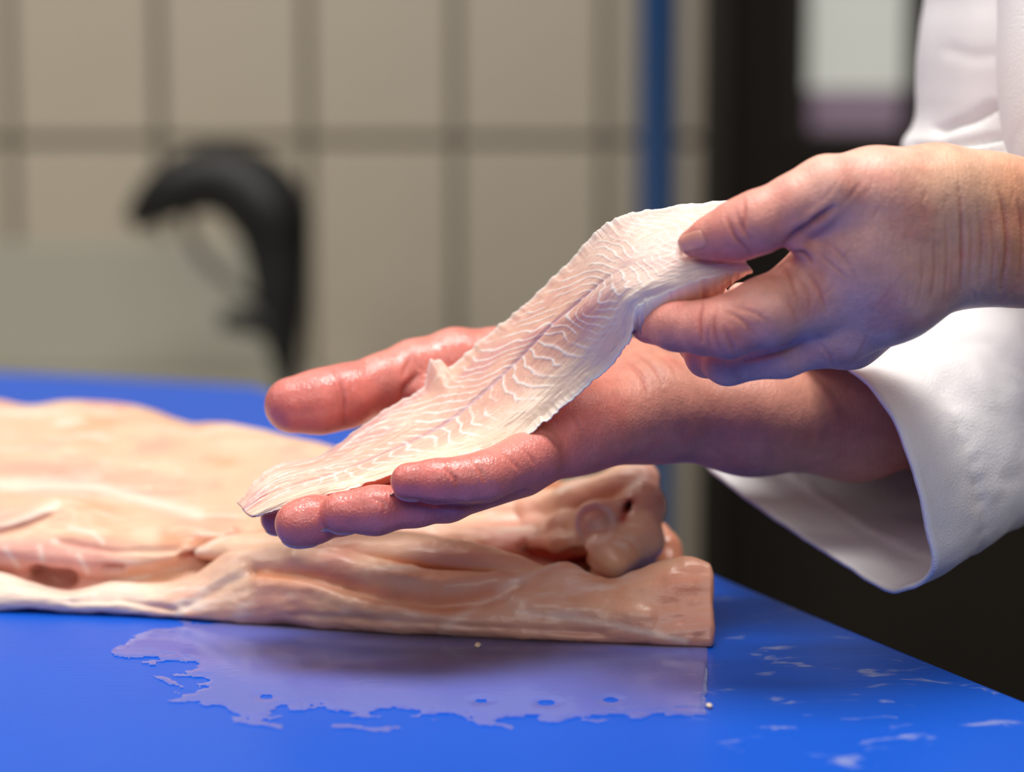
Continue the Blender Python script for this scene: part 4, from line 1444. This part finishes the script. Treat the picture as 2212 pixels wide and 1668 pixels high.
side_f = np.array([(per[i] + k, per[(i + 1) % len(per)] + k, per[(i + 1) % len(per)], per[i]) for i in range(len(per))])
nrm = np.cross(W[1, 0] - W[0, 0], W[0, 1] - W[0, 0])
Fs = np.concatenate([Fa, Fa[:, ::-1] + k, side_f])
if nrm @ N[0, 0] < 0: Fs = Fs[:, ::-1]
held = mesh_obj('fish_fillet', np.concatenate([TOP.reshape(-1, 3), BOT.reshape(-1, 3)]), Fs, M_fillet, attrs={'tint': np.concatenate([tint_top, tint_bot])})
tag(held, 'long thin pale fillet held slanting between both hands, pale chevron lines', 'fish')

# ------------------------------------------------------------------ wet film and scraps on the table
out_px = [(240, 1405), (300, 1372), (400, 1345), (600, 1345), (850, 1362), (1100, 1374), (1300, 1382), (1528, 1392), (1530, 1460), (1525, 1545), (1440, 1552), (1330, 1548), (1240, 1560), (1150, 1552), (1100, 1545), (1060, 1562),
          (1000, 1552), (930, 1540), (850, 1535), (760, 1542), (690, 1530), (600, 1538), (540, 1560), (500, 1540), (470, 1525), (420, 1518), (360, 1515), (420, 1495), (440, 1470), (380, 1450), (420, 1440), (340, 1425), (270, 1425)]
gx, gy = np.meshgrid(np.arange(220, 1560, 3.0), np.arange(1320, 1590, 2.0), indexing='ij')
qx, qy = gx.ravel(), gy.ravel()
inside = np.zeros(len(qx), dtype=bool)
for (x0, y0), (x1, y1) in zip(out_px, out_px[1:] + out_px[:1]):
    c_ = (y0 > qy) != (y1 > qy)
    inside ^= c_ & (qx < (x1 - x0) * (qy - y0) / (y1 - y0 + 1e-9) + x0)
fld = seg_dist(qx, qy, out_px + out_px[:1]) * np.where(inside, 1, -1)
fld += fbm(np.stack([qx / 46, qy / 9, 0 * qx], 1), 5) * 52 * np.maximum(smooth01(qy, 1400, 1470), 1 - smooth01(qx, 380, 520)) * (1 - 0.8 * smooth01(qx, 1480, 1525))
# outlying streaks and a few dry holes
for line, w_ in (([(505, 1552), (560, 1562), (606, 1570)], 6), ([(720, 1566), (790, 1574), (860, 1572)], 5), ([(1060, 1560), (1105, 1572)], 6), ([(330, 1458), (395, 1482)], 5)):
    fld = np.maximum(fld, w_ - seg_dist(qx, qy, line) + fbm(np.stack([qx / 30, qy / 5, 0 * qx + 3], 1), 3) * 10)
for (hx, hy, hr) in ((575, 1505, 11), (350, 1447, 14), (1320, 1512, 12), (1180, 1518, 14), (1040, 1514, 9), (612, 1526, 8)):
    fld = np.minimum(fld, np.hypot((qx - hx) * 0.5, (qy - hy) * 1.6) - hr * 0.6)
fld = fld.reshape(gx.shape)
fV = np.array([PT(a, b, TABLE_Z + 0.0005) for a, b in zip(qx, qy)]).reshape(*gx.shape, 3)
fV[..., 2] = TABLE_Z + 0.0002 + 0.0005 * np.clip(fld / 14, 0, 1) ** 0.5
ids = np.arange(gx.size).reshape(gx.shape)
qd = np.stack([ids[:-1, 1:], ids[1:, 1:], ids[1:, :-1], ids[:-1, :-1]], -1).reshape(-1, 4)
ok = (np.minimum(np.minimum(fld[:-1, 1:], fld[1:, 1:]), np.minimum(fld[1:, :-1], fld[:-1, :-1])) > 0).ravel()
qd = qd[ok]
use, inv = np.unique(qd, return_inverse=True)
film = mesh_obj('wet_film', fV.reshape(-1, 3)[use], inv.reshape(-1, 4), M_film)
tag(film, 'shiny wet film on the blue table reflecting the raw fish', 'liquid', kind='stuff')


def blob(px, py, rx, ry, h, seg=12):
    c = PT(px, py, TABLE_Z)
    V, F = [], []
    rr_ = [1 + random.uniform(-.25, .25) for _ in range(seg)]
    rows = [(1.0, 0.0), (0.95, 0.4), (0.65, 0.85), (0.25, 1.0)]
    for s_, z in rows:
        for i in range(seg):
            a = 2 * math.pi * i / seg
            V.append((c[0] + rx * s_ * rr_[i] * math.cos(a), c[1] + ry * s_ * rr_[i] * math.sin(a), TABLE_Z + 0.0009 + h * z))
    for k_ in range(3):
        for i in range(seg):
            j = (i + 1) % seg
            F.append((k_ * seg + i, k_ * seg + j, (k_ + 1) * seg + j, (k_ + 1) * seg + i))
    F.append(tuple(range(3 * seg, 4 * seg)))
    F.append(tuple(range(seg - 1, -1, -1)))
    return V, F


tag(mesh_obj('fish_scrap', *blob(1032, 1399, 0.0016, 0.0030, 0.0010), M_scrap), 'tiny pale fish scrap on the blue table below the front fillet', 'scrap', 'fish scraps on the table')
tag(mesh_obj('fish_scrap', *blob(1532, 1530, 0.0012, 0.0022, 0.0009), M_scrap), 'tiny pale fish scrap at the right end of the wet film', 'scrap', 'fish scraps on the table')
